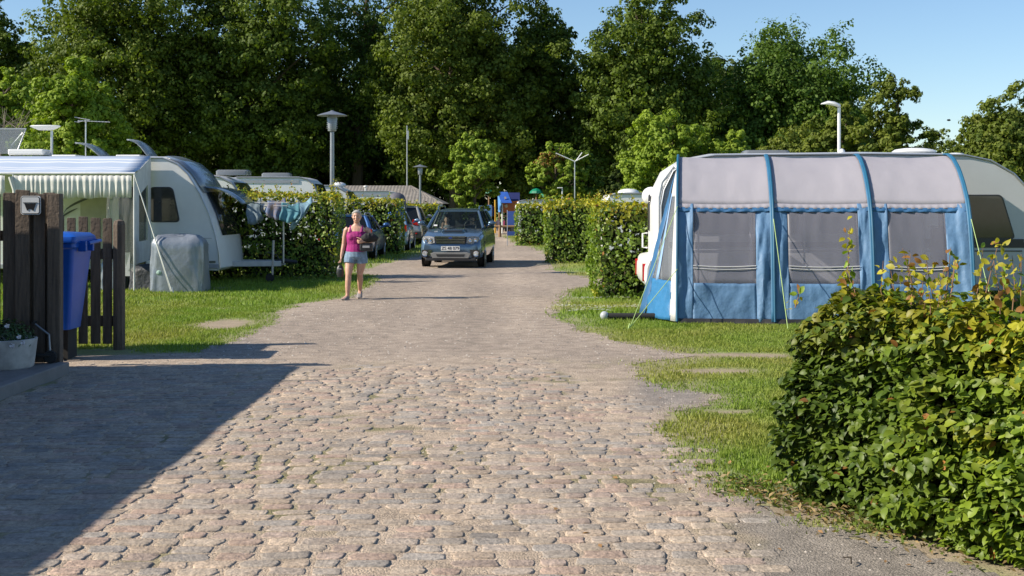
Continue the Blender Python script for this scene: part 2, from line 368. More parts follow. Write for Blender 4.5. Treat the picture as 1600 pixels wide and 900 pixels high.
# lawn blades: short mown grass over the turf sheet (nobody could count it)
def blades(name, regions, m, tall=.035):
    P = []; S = []
    for (x0, x1, y0, y1, dens, sz) in regions:
        k = int((x1 - x0) * (y1 - y0) * dens); x = rng.uniform(x0, x1, k); y = rng.uniform(y0, y1, k)
        ok = ~in_road(x + rng.normal(0, .07, k), y + rng.normal(0, .13, k)) & (np.abs(x) / y < .45)
        dens_n = fbm(x * 1.1 + 3, y * 1.1, 13); ix = np.clip(np.searchsorted(gx, x) - 1, 0, nx - 1); iy = np.clip(np.searchsorted(gyy, y) - 1, 0, ny - 1)
        dl = dirt[iy, ix]; ok &= rng.uniform(0, 1, k) > dl * 1.05 - .04
        ok &= ~((x < -4.6) & (y < 15.35))
        x, y, dl = x[ok], y[ok], dl[ok]; P.append(np.stack([x, y], 1)); S.append(np.full(len(x), sz) * rng.uniform(.55, 1.35, len(x)) * (1 - dl * .45) * (1 + .5 * (fbm(x * 1.9, y * 1.9, 71) > .60)))
    P = np.concatenate(P); S = np.concatenate(S); n = len(P)
    a = rng.uniform(0, 2 * math.pi, n); w = S * .13 + .002; dx, dy = np.cos(a) * w, np.sin(a) * w
    ln = rng.normal(0, .38, (n, 2)) * S[:, None]
    b0 = np.stack([P[:, 0] - dx, P[:, 1] - dy, lim(P[:, 0], P[:, 1]) - .004], 1); b1 = np.stack([P[:, 0] + dx, P[:, 1] + dy, lim(P[:, 0], P[:, 1]) - .004], 1)
    t = np.stack([P[:, 0] + ln[:, 0], P[:, 1] + ln[:, 1], S + lim(P[:, 0], P[:, 1])], 1)
    V = np.stack([b0, b1, t], 1).reshape(-1, 3); F = np.arange(3 * n).reshape(n, 3)
    dry = np.clip((fbm(P[:, 0] * .6, P[:, 1] * .6, 5) - .42) * 3, 0, 1)[:, None] * .6 + rng.uniform(0, .25, (n, 1))
    c = np.array([.17, .27, .034]) * (1 - dry) + np.array([.33, .31, .09]) * dry; c = c * rng.uniform(.65, 1.3, (n, 1))
    return npmesh(name, V, F, m, np.repeat(c, 3, axis=0))
gm = leafmat('grass_blade', .3, .6, .25)
g1 = blades('grass', [(.8, 7.0, 6.8, 12, 5200, .024), (.8, 8.0, 12, 19, 2600, .026), (-9, -2.0, 15.0, 22, 2200, .028), (-12, -2, 22, 32, 700, .045), (.5, 12, 19, 32, 700, .045), (-9, 6, 32, 70, 90, .07)], gm)
tag(g1, 'short mown grass on the pitches either side of the road', 'grass', kind='stuff')
# daisies in the lawn by the awning
def daisies():
    k = 900; x, y = [], []
    pts = rng.uniform(0, 1, (4200, 2)); X = .5 + pts[:, 0] * 2.4; Y = 20.3 + pts[:, 1] * 3.0
    ok = (fbm(X * 1.5, Y * 1.5, 17) > .50) & ~in_road(X, Y) & (rng.uniform(0, 1, 4200) < .35); X, Y = X[ok], Y[ok]
    n = len(X); a = np.arange(6) * math.pi / 3
    ring = np.stack([np.cos(a) * .017, np.sin(a) * .017, 0 * a], 1)
    V = np.zeros((n, 6, 3)); V[:] = ring[None]; V[:, :, 0] += X[:, None]; V[:, :, 1] += Y[:, None]; V[:, :, 2] += .04 + rng.uniform(0, .02, (n, 1))
    F = np.arange(n * 6).reshape(n, 6)
    return npmesh('daisies', V.reshape(-1, 3), F, leafmat('daisy_petal', .2, .7, .2), np.full((n * 6, 3), .72))
tag(daisies(), 'small white daisies scattered in the lawn by the hedge', 'daisies', kind='stuff')
# weeds and dry litter along the foot of the near hedge
def weeds():
    n = 1500; t = rng.uniform(0, 1, n); X = 1.55 + t * 1.0 + rng.normal(0, .13, n) - .12; Y = 8.1 - t * 1.9 + rng.normal(0, .16, n) - .1
    ok = rng.uniform(0, 1, n) < np.clip(1.4 - t * 1.6, .12, 1); X, Y = X[ok], Y[ok]; n = len(X)
    P = np.stack([X, Y, rng.uniform(.0, .10, n) ** 1.3], 1); N = rng.normal(0, .4, (n, 3)); N[:, 2] += 1
    c = np.where(rng.uniform(0, 1, (n, 1)) < .5, np.array([[.12, .17, .03]]), np.array([[.30, .22, .10]])) * rng.uniform(.6, 1.3, (n, 1))
    V, F, C = leaves(P, N, rng.uniform(.03, .06, n), c, down=0, wide=.4)
    return npmesh('weeds', V, F, leafmat('weed_leaf', .25), C)
tag(weeds(), 'low weeds and dry leaves along the foot of the near beech hedge', 'weeds', kind='stuff')

# loose pebbles lying on the gravel
def pebbles():
    n = 26000; Y = 5.5 + 22 * rng.uniform(0, 1, n) ** 1.3; X = rng.uniform(-.42, .32, n) * Y
    wgt = fbm(X * .9, Y * .5, 50); pxc = X / Y * 1950 + 800
    den = np.where(Y < 14, .06, .35) + .9 * np.exp(-((pxc - 1050) / 85.) ** 2 - ((Y - 12) / 1.7) ** 2) + .6 * np.exp(-((pxc - 340) / 90.) ** 2 - ((Y - 15.8) / 1.5) ** 2)
    ed = edist(ROAD, X, Y); den += .35 * np.exp(-ed / .35)
    ok = in_road(X, Y) & (rng.uniform(0, 1, n) < den) & (X > -4.6); X, Y = X[ok], Y[ok]; n = len(X)
    s = rng.uniform(.004, .013, n) * (1 + .5 * (Y > 14)); O = np.array([[1, 0, 0], [.3, .9, 0], [-.8, .6, 0], [-.9, -.5, 0], [.2, -1, 0], [0, 0, .8]])
    a = rng.uniform(0, 6.28, n); ca, sa = np.cos(a), np.sin(a)
    V = O[None] * s[:, None, None]; Vx = V[..., 0] * ca[:, None] - V[..., 1] * sa[:, None]; Vy = V[..., 0] * sa[:, None] + V[..., 1] * ca[:, None]
    V = np.stack([Vx + X[:, None], Vy + Y[:, None], V[..., 2] + lim(X, Y)[:, None] - .001], -1)
    F = (np.arange(n) * 6)[:, None, None] + np.array([[0, 1, 5], [1, 2, 5], [2, 3, 5], [3, 4, 5], [4, 0, 5]])[None]
    c = np.where(rng.uniform(0, 1, (n, 1)) < .5, np.array([[.40, .36, .31]]), np.array([[.22, .19, .165]])) * rng.uniform(.7, 1.3, (n, 1))
    return npmesh('loose_gravel', V.reshape(-1, 3), F.reshape(-1, 3), attrmat('pebble', .85, 0, var=.1), np.repeat(c, 6, 0))
tag(pebbles(), 'loose gravel pebbles scattered over the road', 'gravel', kind='stuff')

# fallen leaves and a twig on the asphalt and the setts
def litter():
    n = 420; Y = rng.uniform(5.6, 12, n); X = rng.uniform(-.3, 3.2, n); ed = edist([(1.5, 8.3), (2.6, 5.9), (2.7, 5.8)], X, Y)
    ok = (rng.uniform(0, 1, n) < np.exp(-ed / .45) + .03) & (X / Y < .42); X, Y = X[ok], Y[ok]; n = len(X)
    P = np.stack([X, Y, lim(X, Y) + .010], 1); N = rng.normal(0, .25, (n, 3)); N[:, 2] = 1
    c = np.array([[.22, .13, .06]]) * rng.uniform(.5, 1.8, (n, 1))
    V, F, C = leaves(P, N, rng.uniform(.025, .05, n), c, down=0, jit=.3)
    return npmesh('leaf_litter', V, F, leafmat('dry_leaf', .1, .8, .1), C)
tag(litter(), 'dry fallen leaves scattered on the road beside the near hedge', 'fallen leaves', kind='stuff')
tw = MB(); x_, y_ = gp(1330, 884); tw.tube([(x_, y_, .012), (x_ + .012, y_ + .05, .03), (x_ + .02, y_ + .085, .014)], .004, 5); tw.tube([(x_ + .012, y_ + .05, .03), (x_ - .02, y_ + .075, .02)], .003, 4)
tag(obj('twig', tw, mat('twig_dark', (.04, .03, .02), .9)), 'small dark twig lying on the asphalt at the lower right', 'twig')
# ================================================================== hedges and trees
bark = mat('bark', (.10, .075, .05), .9, bump=.8, bscale=20, bdist=.02, vscale=2, stretch=(1, 1, .3))
def hedge(label, name_cat, A, B, thick, h, n, size, near=False, seed=1, group=None, shoots=60, topyellow=1.0, bulge=.06, side=1):
    """A..B is the foot of the face towards the camera, thick goes to the left of A->B * side"""
    A = Vector((*A, 0)); B = Vector((*B, 0)); u = (B - A).normalized(); v = Vector((-u.y, u.x, 0)) * side; L = (B - A).length
    t = thing('beech_hedge', label, 'hedge', tuple(A), 0, group)
    rg = np.random.default_rng(seed)
    # points over the five faces, by area
    areas = [L * h * 1.0, thick * h, thick * h, L * thick * .95, L * h * .25]; pr = np.array(areas) / sum(areas)
    f = rg.choice(5, n, p=pr); a = rg.uniform(0, 1, n); b = rg.uniform(0, 1, n)
    s = np.zeros(n); w = np.zeros(n); z = np.zeros(n); N = np.zeros((n, 3)); ua = np.array(u); va = np.array(v)
    m = f == 0; s[m] = a[m] * L; z[m] = b[m] * h; N[m] = -va + [0, 0, .35]
    m = f == 1; w[m] = a[m] * thick; z[m] = b[m] * h; N[m] = -ua + [0, 0, .35]
    m = f == 2; s[m] = L; w[m] = a[m] * thick; z[m] = b[m] * h; N[m] = ua + [0, 0, .35]
    m = f == 3; s[m] = a[m] * L; w[m] = b[m] * thick; z[m] = h; N[m] = [0, 0, 1]
    m = f == 4; s[m] = a[m] * L; w[m] = thick; z[m] = b[m] * h; N[m] = va + [0, 0, .3]
    # lumpy surface: pockets and bulges
    lump = (1.5 if near else 1) * (fbm(s * 2.6 + w * 3.1 + seed, z * 3.0 + w * 2.1, seed) - .5) * .24 + (fbm(s * 7 + w * 5, z * 7 + 3, seed + 4) - .5) * .14
    depth = rg.exponential(.07 if near else .045, n); off = lump - depth + bulge * np.sin(np.clip(z / h, 0, 1) * math.pi)
    # rounded shoulders
    P = np.array(A)[None] * 0 + s[:, None] * ua + w[:, None] * va; P[:, 2] = z
    Nn = N / np.linalg.norm(N, axis=1, keepdims=True); P = P + Nn * off[:, None] * np.where(f == 3, 1.0, 1)[:, None]
    P[:, 2] = np.clip(P[:, 2], .03, None)
    if near: Nn = Nn * .55 + np.array([0, 0, .75]); lay = np.sin(z * 26 + fbm(s * 2.2, z * 1.1, 51) * 9); P += N / np.linalg.norm(N, axis=1, keepdims=True) * (np.clip(lay, -1, 1) * .045)[:, None]
    if near:
        e_ = np.exp(-((s + w * .25) / .26) ** 2); P[:, 2] *= 1 - .13 * e_; P += (ua * .10)[None] * (e_ * np.clip((z / h - .55) * 2.2, 0, 1))[:, None]
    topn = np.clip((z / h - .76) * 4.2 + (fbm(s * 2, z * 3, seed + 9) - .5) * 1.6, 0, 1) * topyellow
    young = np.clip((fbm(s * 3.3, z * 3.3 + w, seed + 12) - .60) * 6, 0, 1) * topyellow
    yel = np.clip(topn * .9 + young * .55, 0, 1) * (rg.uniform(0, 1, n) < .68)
    g0 = np.array([.065, .12, .018]); g1_ = np.array([.16, .24, .026]); ye = np.array([.38, .345, .03]); br = np.array([.27, .13, .035])
    q = rg.uniform(0, 1, n)[:, None]; c = g0 * (1 - q) + g1_ * q
    c = c * (1 - yel[:, None]) + ye * yel[:, None]; k = rg.uniform(0, 1, n) < (.008 + .05 * yel); c[k] = br * rg.uniform(.7, 1.2, (k.sum(), 1))
    if not near: c = c * np.array([1.28, 1.25, 1.1])
    if near: c = c * np.clip(.62 + s[:, None] * .22, 0, 1); lit_mix = np.clip((s - .5) * .9 + (z < .6) * .2, 0, 1)[:, None] * .55; c = c * (1 - lit_mix) + (c * np.array([1.55, 1.35, .9])) * lit_mix  # painted light: leaves darker at the left, brighter yellow-green right and low
    c *= rg.uniform(.75, 1.2, (n, 1))
    # young shoots standing up from the top
    SP, SN, SCc, stems = [], [], [], []
    for i in range(shoots):
        a0 = rg.uniform(0, L); b0 = rg.uniform(0, thick); hh = rg.uniform(.06, .30) * (1.15 if near else .9) * (1.5 if rg.uniform() < .12 else 1); ln = rg.normal(0, .18, 2)
        p0 = ua * a0 + va * b0 + np.array([0, 0, h - .05]); p1 = p0 + np.array([ln[0] * hh, ln[1] * hh, hh + .05])
        if near: stems.append(MB()); stems[-1].tube([p0, (p0 + p1) / 2 + rg.normal(0, .01, 3), p1], [.004, .003, .0015], 4)
        for j in range(int(4 + hh * (48 if near else 26))):
            tt = rg.uniform(.15, 1.02); SP.append(p0 * (1 - tt) + p1 * tt + rg.normal(0, .022, 3)); nn = rg.normal(0, .8, 3); nn[2] += .6; SN.append(nn)
            SCc.append((ye if rg.uniform() < .62 else (g1_ * 1.3 if rg.uniform() < .7 else br)) * rg.uniform(.7, 1.15))
    if SP: P2 = np.concatenate([P, SP]); N2 = np.concatenate([Nn, SN]); c2 = np.concatenate([c, SCc])
    else: P2, N2, c2 = P, Nn, c
    sz = size * rg.uniform(.6, 1.25, len(P2)); sz[len(P):] *= .78
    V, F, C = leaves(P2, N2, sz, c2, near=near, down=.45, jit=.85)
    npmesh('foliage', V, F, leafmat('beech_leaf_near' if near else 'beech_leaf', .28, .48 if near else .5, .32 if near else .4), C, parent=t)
    # twigs and inner wood
    co = MB(); ins = .17 if not near else .15
    for i in range(int(L / .22) + 1):
        x_ = min(L - ins, ins + i * .22)
        for r_ in range(2):
            p = ua * x_ + va * (ins + rg.uniform(0, thick - 2 * ins)); q_ = p + rg.normal(0, .10, 3); q_[2] = h - .25
            co.tube([(p[0], p[1], -.02), ((p[0] + q_[0]) / 2 + .03, (p[1] + q_[1]) / 2, h * .5), q_], [.022, .015, .006], 5)
    obj('stem', co, bark, t)
    # dense inner leaves, coloured dark to stand for the shade inside
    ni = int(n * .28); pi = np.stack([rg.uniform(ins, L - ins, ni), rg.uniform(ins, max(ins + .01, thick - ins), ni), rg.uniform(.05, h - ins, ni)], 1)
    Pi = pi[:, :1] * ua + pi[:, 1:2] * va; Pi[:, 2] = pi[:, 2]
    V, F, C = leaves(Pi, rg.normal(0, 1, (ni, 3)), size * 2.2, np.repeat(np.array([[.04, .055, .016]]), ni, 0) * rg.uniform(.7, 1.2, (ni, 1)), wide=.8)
    npmesh('inner_shade_leaves', V, F, leafmat('beech_leaf_inner', .1, .7, .2), C, parent=t)
    if near: [obj('shoot', q_, mat('young_stem', (.22, .12, .06), .7), t) for q_ in stems]
    return t
HG = 'clipped beech hedges between the pitches'
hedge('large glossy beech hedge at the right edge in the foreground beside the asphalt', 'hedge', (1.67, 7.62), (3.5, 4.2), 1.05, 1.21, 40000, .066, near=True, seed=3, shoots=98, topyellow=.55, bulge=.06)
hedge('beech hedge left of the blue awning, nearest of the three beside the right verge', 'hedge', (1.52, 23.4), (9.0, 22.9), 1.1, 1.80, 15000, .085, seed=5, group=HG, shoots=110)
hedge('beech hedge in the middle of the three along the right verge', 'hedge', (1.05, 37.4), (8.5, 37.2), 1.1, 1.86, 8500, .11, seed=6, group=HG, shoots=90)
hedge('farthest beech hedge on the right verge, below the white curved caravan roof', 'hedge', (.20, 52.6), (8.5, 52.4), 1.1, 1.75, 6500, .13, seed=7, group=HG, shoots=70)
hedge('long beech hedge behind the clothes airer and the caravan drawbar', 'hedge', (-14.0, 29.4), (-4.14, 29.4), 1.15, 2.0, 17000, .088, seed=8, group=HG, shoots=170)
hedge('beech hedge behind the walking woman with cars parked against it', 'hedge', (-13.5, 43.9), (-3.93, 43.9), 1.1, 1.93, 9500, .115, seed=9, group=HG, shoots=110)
hedge('short piece of beech hedge seen above the mirror of the approaching car', 'hedge', (-12.0, 56.5), (-3.35, 56.5), 1.1, 1.70, 6000, .135, seed=10, group=HG, shoots=60)

def crown_mesh(t, rx, ry, z0, z1, n, size, base, tip, rg, clumps=90, airy=.5, droop=0., yellow=0., shape='egg', name='crown', brown=0., flat=.85):
    """leaf clumps spread through a lumpy crown; crown spans z0..z1 above the tree's base"""
    cz, rz = (z0 + z1) / 2, (z1 - z0) / 2
    k = clumps; d = rg.normal(0, 1, (k, 3)); d /= np.linalg.norm(d, axis=1, keepdims=True); rr = rg.uniform(.12, 1, k) ** .5
    lob = 1 + .30 * np.sin(np.arctan2(d[:, 1], d[:, 0]) * 3 + rg.uniform(0, 6)) * .5 + rg.normal(0, .10, k)
    c = d * rr[:, None] * lob[:, None]
    wz = 1.0 - .22 * np.clip(c[:, 2], 0, 1) ** 2 if shape == 'egg' else 1 - .25 * np.clip(-c[:, 2], 0, 1)
    C0 = np.stack([c[:, 0] * rx * wz, c[:, 1] * ry * wz, cz + c[:, 2] * rz * .95], 1)
    cr = rg.uniform(.55, 1.15, k) * min(rx, rz) * (.24 + .10 * airy)
    # every clump carries smaller sprays; leaves sit on the outside of the sprays
    m_ = 9; sd = rg.normal(0, 1, (k, m_, 3)); sd /= np.linalg.norm(sd, axis=2, keepdims=True); sq = rg.uniform(.25, 1, (k, m_, 1)) ** .6
    so = sd * sq * cr[:, None, None]; so[..., 2] = so[..., 2] * flat - droop * np.hypot(so[..., 0], so[..., 1]) * .5
    SC_ = (C0[:, None] + so).reshape(-1, 3); sr = (cr[:, None] * rg.uniform(.26, .50, (k, m_))).reshape(-1)
    w = sr ** 2; si = rg.choice(k * m_, n, p=w / w.sum()); ci = si // m_
    dd = rg.normal(0, 1, (n, 3)); dd /= np.linalg.norm(dd, axis=1, keepdims=True); q = rg.uniform(.45, 1.08, n)
    L = dd * q[:, None] * sr[si][:, None]; L[:, 2] *= .75
    P = SC_[si] + L
    P[:, 2] = np.maximum(P[:, 2], .3)
    outn = (P - np.array([0, 0, cz])) / np.array([rx, ry, rz]); outn /= np.linalg.norm(outn, axis=1, keepdims=True) + 1e-6
    N = dd * 1.3 + outn * .4 + np.array([0, 0, .35])
    f = rg.uniform(0, 1, n)[:, None]; cf = rg.uniform(0, 1, k * m_)[si][:, None]; kf = rg.uniform(0, 1, k)[ci][:, None]
    mixf = f * .25 + cf * .35 + kf * .4
    col = np.array(base) * (1 - mixf) + np.array(tip) * mixf
    if brown:
        bsel = (fbm(P[:, 0] * .9 + 5, P[:, 2] * .9, 3) > 1 - brown)[:, None]; col = np.where(bsel & (rg.uniform(0, 1, (n, 1)) < .6), np.array([[.26, .15, .04]]), col)
    col *= rg.uniform(.88, 1.12, (n, 1))
    V, F, Cc = leaves(P, N, size * rg.uniform(.7, 1.2, n), col, down=.3 + droop, wide=.8, jit=.45)
    npmesh(name, V, F, leafmat('tree_leaf', .30, .6, .2), Cc, parent=t)
    return C0
def tree(label, px, top, Y, wpx, bot, n, size, base, tip, seed, group=None, clumps=90, airy=.5, droop=0., name='tree', ry=None, shape='egg', trunk_r=None, brown=0., category='tree'):
    """px: column of the crown centre, top: row of its top, wpx: crown width in px, bot: crown base height in metres"""
    rg = np.random.default_rng(seed); s = 1950 / Y; h = CAM_H + (317 - top) / s; rx = wpx / s / 2; x = (px - 800) / s
    t = thing(name, label, category, (x, Y, 0), 0, group)
    C0 = crown_mesh(t, rx, ry or rx * .9, bot, h, n, size, base, tip, rg, clumps, airy, droop, shape=shape, brown=brown)
    tr = MB(); r0 = trunk_r or h * .018; lean = rg.normal(0, .03, 2)
    ax = [(lean[0] * z, lean[1] * z, z) for z in np.linspace(-.15, h * .86, 7)]
    tr.tube(ax, [r0 * 1.35, r0, r0 * .85, r0 * .7, r0 * .5, r0 * .3, r0 * .1], 8)
    order = rg.permutation(len(C0))[:26]
    for i in order:
        e = C0[i]; zs = max(bot * .5 + .4, e[2] - math.hypot(e[0], e[1]) * .75); zs = min(zs, h * .8); b0 = (lean[0] * zs, lean[1] * zs, zs)
        md = ((b0[0] + e[0]) / 2, (b0[1] + e[1]) / 2, (b0[2] + e[2]) / 2 + .15)
        tr.tube([b0, md, tuple(e)], [r0 * .33, r0 * .2, r0 * .05], 5)
    obj('trunk', tr, bark, t, smooth=True)
    return t
DK, DT = (.052, .088, .014), (.145, .200, .028)
BG = 'tall beeches behind the campsite'
for i, a in enumerate([
    ('tall dark beech at the far left edge with sky beside its top', -10, -10, 92, 130, 1.0, 41800, .25, 1.0),
    ('broad tall beech behind the light green tree at the left', 195, -95, 90, 300, .8, 87400, .25, 1.0),
    ('tall beech above the left caravans, left of the lamp post', 395, -120, 92, 270, .8, 83600, .25, 1.0),
    ('dark tall beech with sky showing through it, behind the lamp post', 555, -110, 96, 190, 2.5, 39900, .25, 1.0),
    ('very broad tall beech behind the two slim posts, left of the sky gap', 712, -90, 90, 270, .8, 87400, .25, 1.0),
    ('narrow beech with the pointed top on the left of the sky gap', 848, 2, 93, 135, .8, 38000, .25, 1.0),
    ('tall beech right of the sky gap with feathery left branches', 1006, -28, 90, 230, .8, 76000, .25, 1.0),
    ('rounded lower beech whose crown slopes down to the right', 1228, 30, 92, 280, 1.0, 72200, .25, 1.0)]):
    tv = [(1, 1, 1), (1.15, 1.08, 1), (1.0, 1.0, 1), (.75, .85, 1), (1.12, 1.05, 1), (.9, .95, 1), (1.05, 1.05, 1), (.95, 1.1, 1.2)][i]
    tree(a[0], a[1], a[2], a[3], a[4], a[5], int(a[6] * (.6 if i == 3 else 1)), a[7], tuple(p * q for p, q in zip(DK, tv)), tuple(p * q for p, q in zip(DT, tv)), 100 + i, BG, clumps=330, airy=.25, droop=.25, name='beech_tree')
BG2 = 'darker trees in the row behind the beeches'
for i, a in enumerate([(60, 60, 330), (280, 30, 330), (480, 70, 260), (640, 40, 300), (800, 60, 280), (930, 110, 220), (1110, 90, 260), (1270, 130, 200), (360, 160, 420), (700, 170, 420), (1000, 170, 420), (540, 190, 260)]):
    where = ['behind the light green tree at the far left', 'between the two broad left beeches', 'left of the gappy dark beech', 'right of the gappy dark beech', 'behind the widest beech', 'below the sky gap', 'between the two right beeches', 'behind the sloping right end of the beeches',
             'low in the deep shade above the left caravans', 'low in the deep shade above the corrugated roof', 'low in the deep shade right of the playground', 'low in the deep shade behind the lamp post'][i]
    tree('dark shaded tree ' + where, a[0], a[1], 108 - i % 3, a[2], .4, 22000, .38, (.03, .05, .012), (.075, .105, .02), 200 + i, BG2, clumps=110, airy=.4, droop=.3, name='shaded_tree')  # leaf colours darkened to stand for the deep shade
LG, LT = (.14, .22, .024), (.29, .38, .045)
tree('bright light green tree at the left above the caravan roof', 122, 108, 60, 178, 1.5, 39000, 0.179, (.14, .22, .018), (.28, .37, .04), 301, clumps=90, name='maple_tree')
tree('pale green bushy tree at the far left edge', 12, 88, 66, 110, 1.0, 18000, 0.187, LG, LT, 302, clumps=60, airy=.8, name='maple_tree')
tree('small light green tree directly behind the approaching car', 742, 204, 72, 92, 1.0, 22500, 0.156, LG, LT, 303, clumps=60, name='maple_tree')
tree('light tree with browned leaves behind the green playground umbrellas', 868, 207, 76, 86, .6, 19500, 0.156, LG, LT, 304, clumps=55, brown=.30, name='maple_tree')
tree('rounded green tree right of the browned tree', 912, 232, 78, 66, .6, 12000, 0.156, (.06, .115, .02), (.12, .19, .03), 305, clumps=40, name='maple_tree')
tree('wide light green tree left of the awning roof', 1048, 168, 68, 150, .6, 36000, 0.164, LG, LT, 306, clumps=90, name='maple_tree')
tree('low light green tree over the left half of the awning roof', 1152, 200, 70, 110, .6, 19500, 0.164, LG, LT, 307, clumps=55, name='maple_tree')
tree('dark green small tree left of the wide light green tree', 962, 250, 80, 80, .4, 13500, 0.172, (.035, .06, .014), (.08, .12, .02), 308, clumps=40, name='maple_tree')
for a in [
 ('spiky loose tree behind the curved antenna on the right caravan', 1318, 148, 62, 120, 309, 100, .5),
 ('taller loose tree with an open right side above the awning', 1398, 128, 60, 128, 310, 110, .5),
 ('low distant tree between the two loose trees at the right', 1474, 206, 85, 130, 311, 60, .5),
 ('olive green tree at the right edge above the caravan front', 1585, 143, 56, 175, 312, 150, .4),
 ('low tree behind the right caravan roof between the lamp shaped antenna and dome', 1255, 200, 72, 150, 313, 70, .4),
 ('low rounded olive tree filling the gap left of the tree at the right edge', 1530, 196, 66, 110, 314, 70, .4)]:
    tree(a[0], a[1], a[2], a[3], a[4], .4, int(150 * a[4] * (72 / a[3]) ** 1.0), .17, (.07, .11, .018), (.18, .21, .03), a[5], clumps=a[6], airy=a[7], name='maple_tree')
# bare shrub branches at the far left
bt = thing('bare_shrub', 'leafless grey branching shrub at the far left edge', 'shrub', ((15 - 800) / 32.5, 59, 0)); bm_ = MB(); rg = np.random.default_rng(4)
for i in range(16):
    a = rg.uniform(0, 6.28); l = rg.uniform(1.2, 3.0); p = np.array([0, 0, 4.2]); q = p + [math.cos(a) * l * .55, math.sin(a) * l * .3, l * .75]
    bm_.tube([p, (p + q) / 2 + rg.normal(0, .1, 3), q], [.04, .025, .008], 5)
    for j in range(4):
        s_ = p * .4 + q * .6; e_ = s_ + rg.normal(0, .5, 3) + [0, 0, .3]; bm_.tube([s_, e_], [.015, .005], 4)
bm_.tube([(0, 0, -.1), (0, 0, 4.3)], [.10, .06], 7)
obj('branch', bm_, mat('grey_twig', (.2, .17, .14), .9), bt)
# ================================================================== left side: building that casts the shade, fence, bin, caravan
brickm = mat('red_brick', (.30, .13, .08), .85, bump=.5, vscale=5)
b = thing('service_building', 'low brick service building just outside the frame on the left', 'building', (-6.3, 3.7, 0))
bd = MB().box((-2.2, 0, 1.24), (4.4, 18.2, 2.48)); obj('wall', bd, brickm, b)
obj('roof', MB().box((-2.15, 0, 2.50), (4.8, 18.4, .10)), mat('roof_felt', (.08, .08, .08), .9), b)
obj('mast', MB().tube([(.2, 8.05, 2.5), (.2, 8.05, 2.95)], .02), mat('steel_grey', (.3, .31, .32), .4, .8), b)
b = thing('shadow_block', 'unseen block added outside the frame to cast the shadow band at the lower fence', 'shadow caster', (-7.6, 14.62, 0))  # unseen block, added only to throw a shadow band across the lower fence
obj('wall', MB().box((0, 0, 1.25), (1.4, .70, 2.5)), mat('dark_board', (.09, .07, .055), .85, bump=.5), b)
obj('roof', MB().box((0, 0, 2.55), (1.5, .75, .1)), MAT['roof_felt'], b)

fwood = mat('weathered_wood', (.16, .122, .09), .85, bump=.9, bscale=28, bdist=.008, vscale=5, stretch=(6, 6, .5), col2=(.06, .046, .035), var=.3)
def board(parent, x, y, w, h, z0=.04, th=.025, tilt=0, name='board'):
    m = MB(); n = 5
    top = [(-w / 2, h - .006), (-w / 2 + .012, h), (w / 2 - .012, h + rnd.uniform(-.012, .006)), (w / 2, h - .008)]
    m.prism([(-w / 2, z0), (w / 2, z0)] + [(p[0] + tilt, p[1]) for p in top[::-1]], -th / 2, th / 2)
    return obj(name, m, fwood, parent, bevel=.004, loc=(x, y, 0))
YF = 13.3; sF = 1950 / YF
fn = thing('board_fence', 'tall dark board fence with the pictogram sign, at the left edge', 'fence', (-5.5, YF, 0), 0)
for i, (x0, x1, top, back) in enumerate([(-60, -40, 300, 0), (-38, -18, 296, 1), (-16, 3, 302, 0), (5, 25, 301, 1), (27, 49, 296, 0), (53, 71, 302, 1), (-78, -62, 300, 1), (38, 56, 300, 2), (64, 83, 301, 2)]):
    xc = ((x0 + x1) / 2 - 800) / sF; w = (x1 - x0) / sF; h = CAM_H + (317 - top) / sF
    board(fn, xc + 5.5, {0: -.045, 1: .0, 2: .06}[back], w, h, z0=.10)
obj('post', MB().box((((87.5 - 800) / sF) + 5.5, -.02, .92), (.135, .11, 1.96)), fwood, fn, bevel=.008)
for z in (1.45, .45):
    obj('rail', MB().box((-.20, .055 if z > 1 else .052, z), (1.55, .045, .11)), fwood, fn, bevel=.005)
# pictogram sign
sg = thing('pictogram_sign', 'small square white sign with a black tub pictogram on the tall board fence', 'sign', ((47.5 - 800) / (1950 / (YF - .09)), YF - .085, CAM_H + (317 - 320.5) / sF))
def rrect(w, h, r, n=5):
    P = []
    for cx, cy, a0 in ((w / 2 - r, h / 2 - r, 0), (-w / 2 + r, h / 2 - r, 90), (-w / 2 + r, -h / 2 + r, 180), (w / 2 - r, -h / 2 + r, 270)):
        for k in range(n + 1): a = R(a0 + 90 * k / n); P.append((cx + r * math.cos(a), cy + r * math.sin(a)))
    return P
signw = mat('enamel_white', (.72, .74, .74), .35, var=.08); blk = mat('black_print', (.012, .012, .014), .4, var=.1)
obj('plate', MB().prism(rrect(.212, .20, .03), 0, .012), signw, sg)
obj('border', MB().prism(rrect(.196, .184, .024), -.004, 0), blk, sg)
obj('face', MB().prism(rrect(.182, .170, .018), -.008, -.004), signw, sg)
pg = MB(); pg.prism([(-.062, .018), (.062, .018), (.040, -.040), (-.040, -.040)], -.012, -.008); pg.prism([(-.075, .03), (.075, .03), (.075, .022), (-.075, .022)], -.012, -.008)
for x in (-.028, .028): pg.lathe([(.0005, -.0125), (.010, -.0125), (.010, -.008), (.0005, -.008)], (x, 0, -.046), 10, 'y')
obj('pictogram', pg, blk, sg)

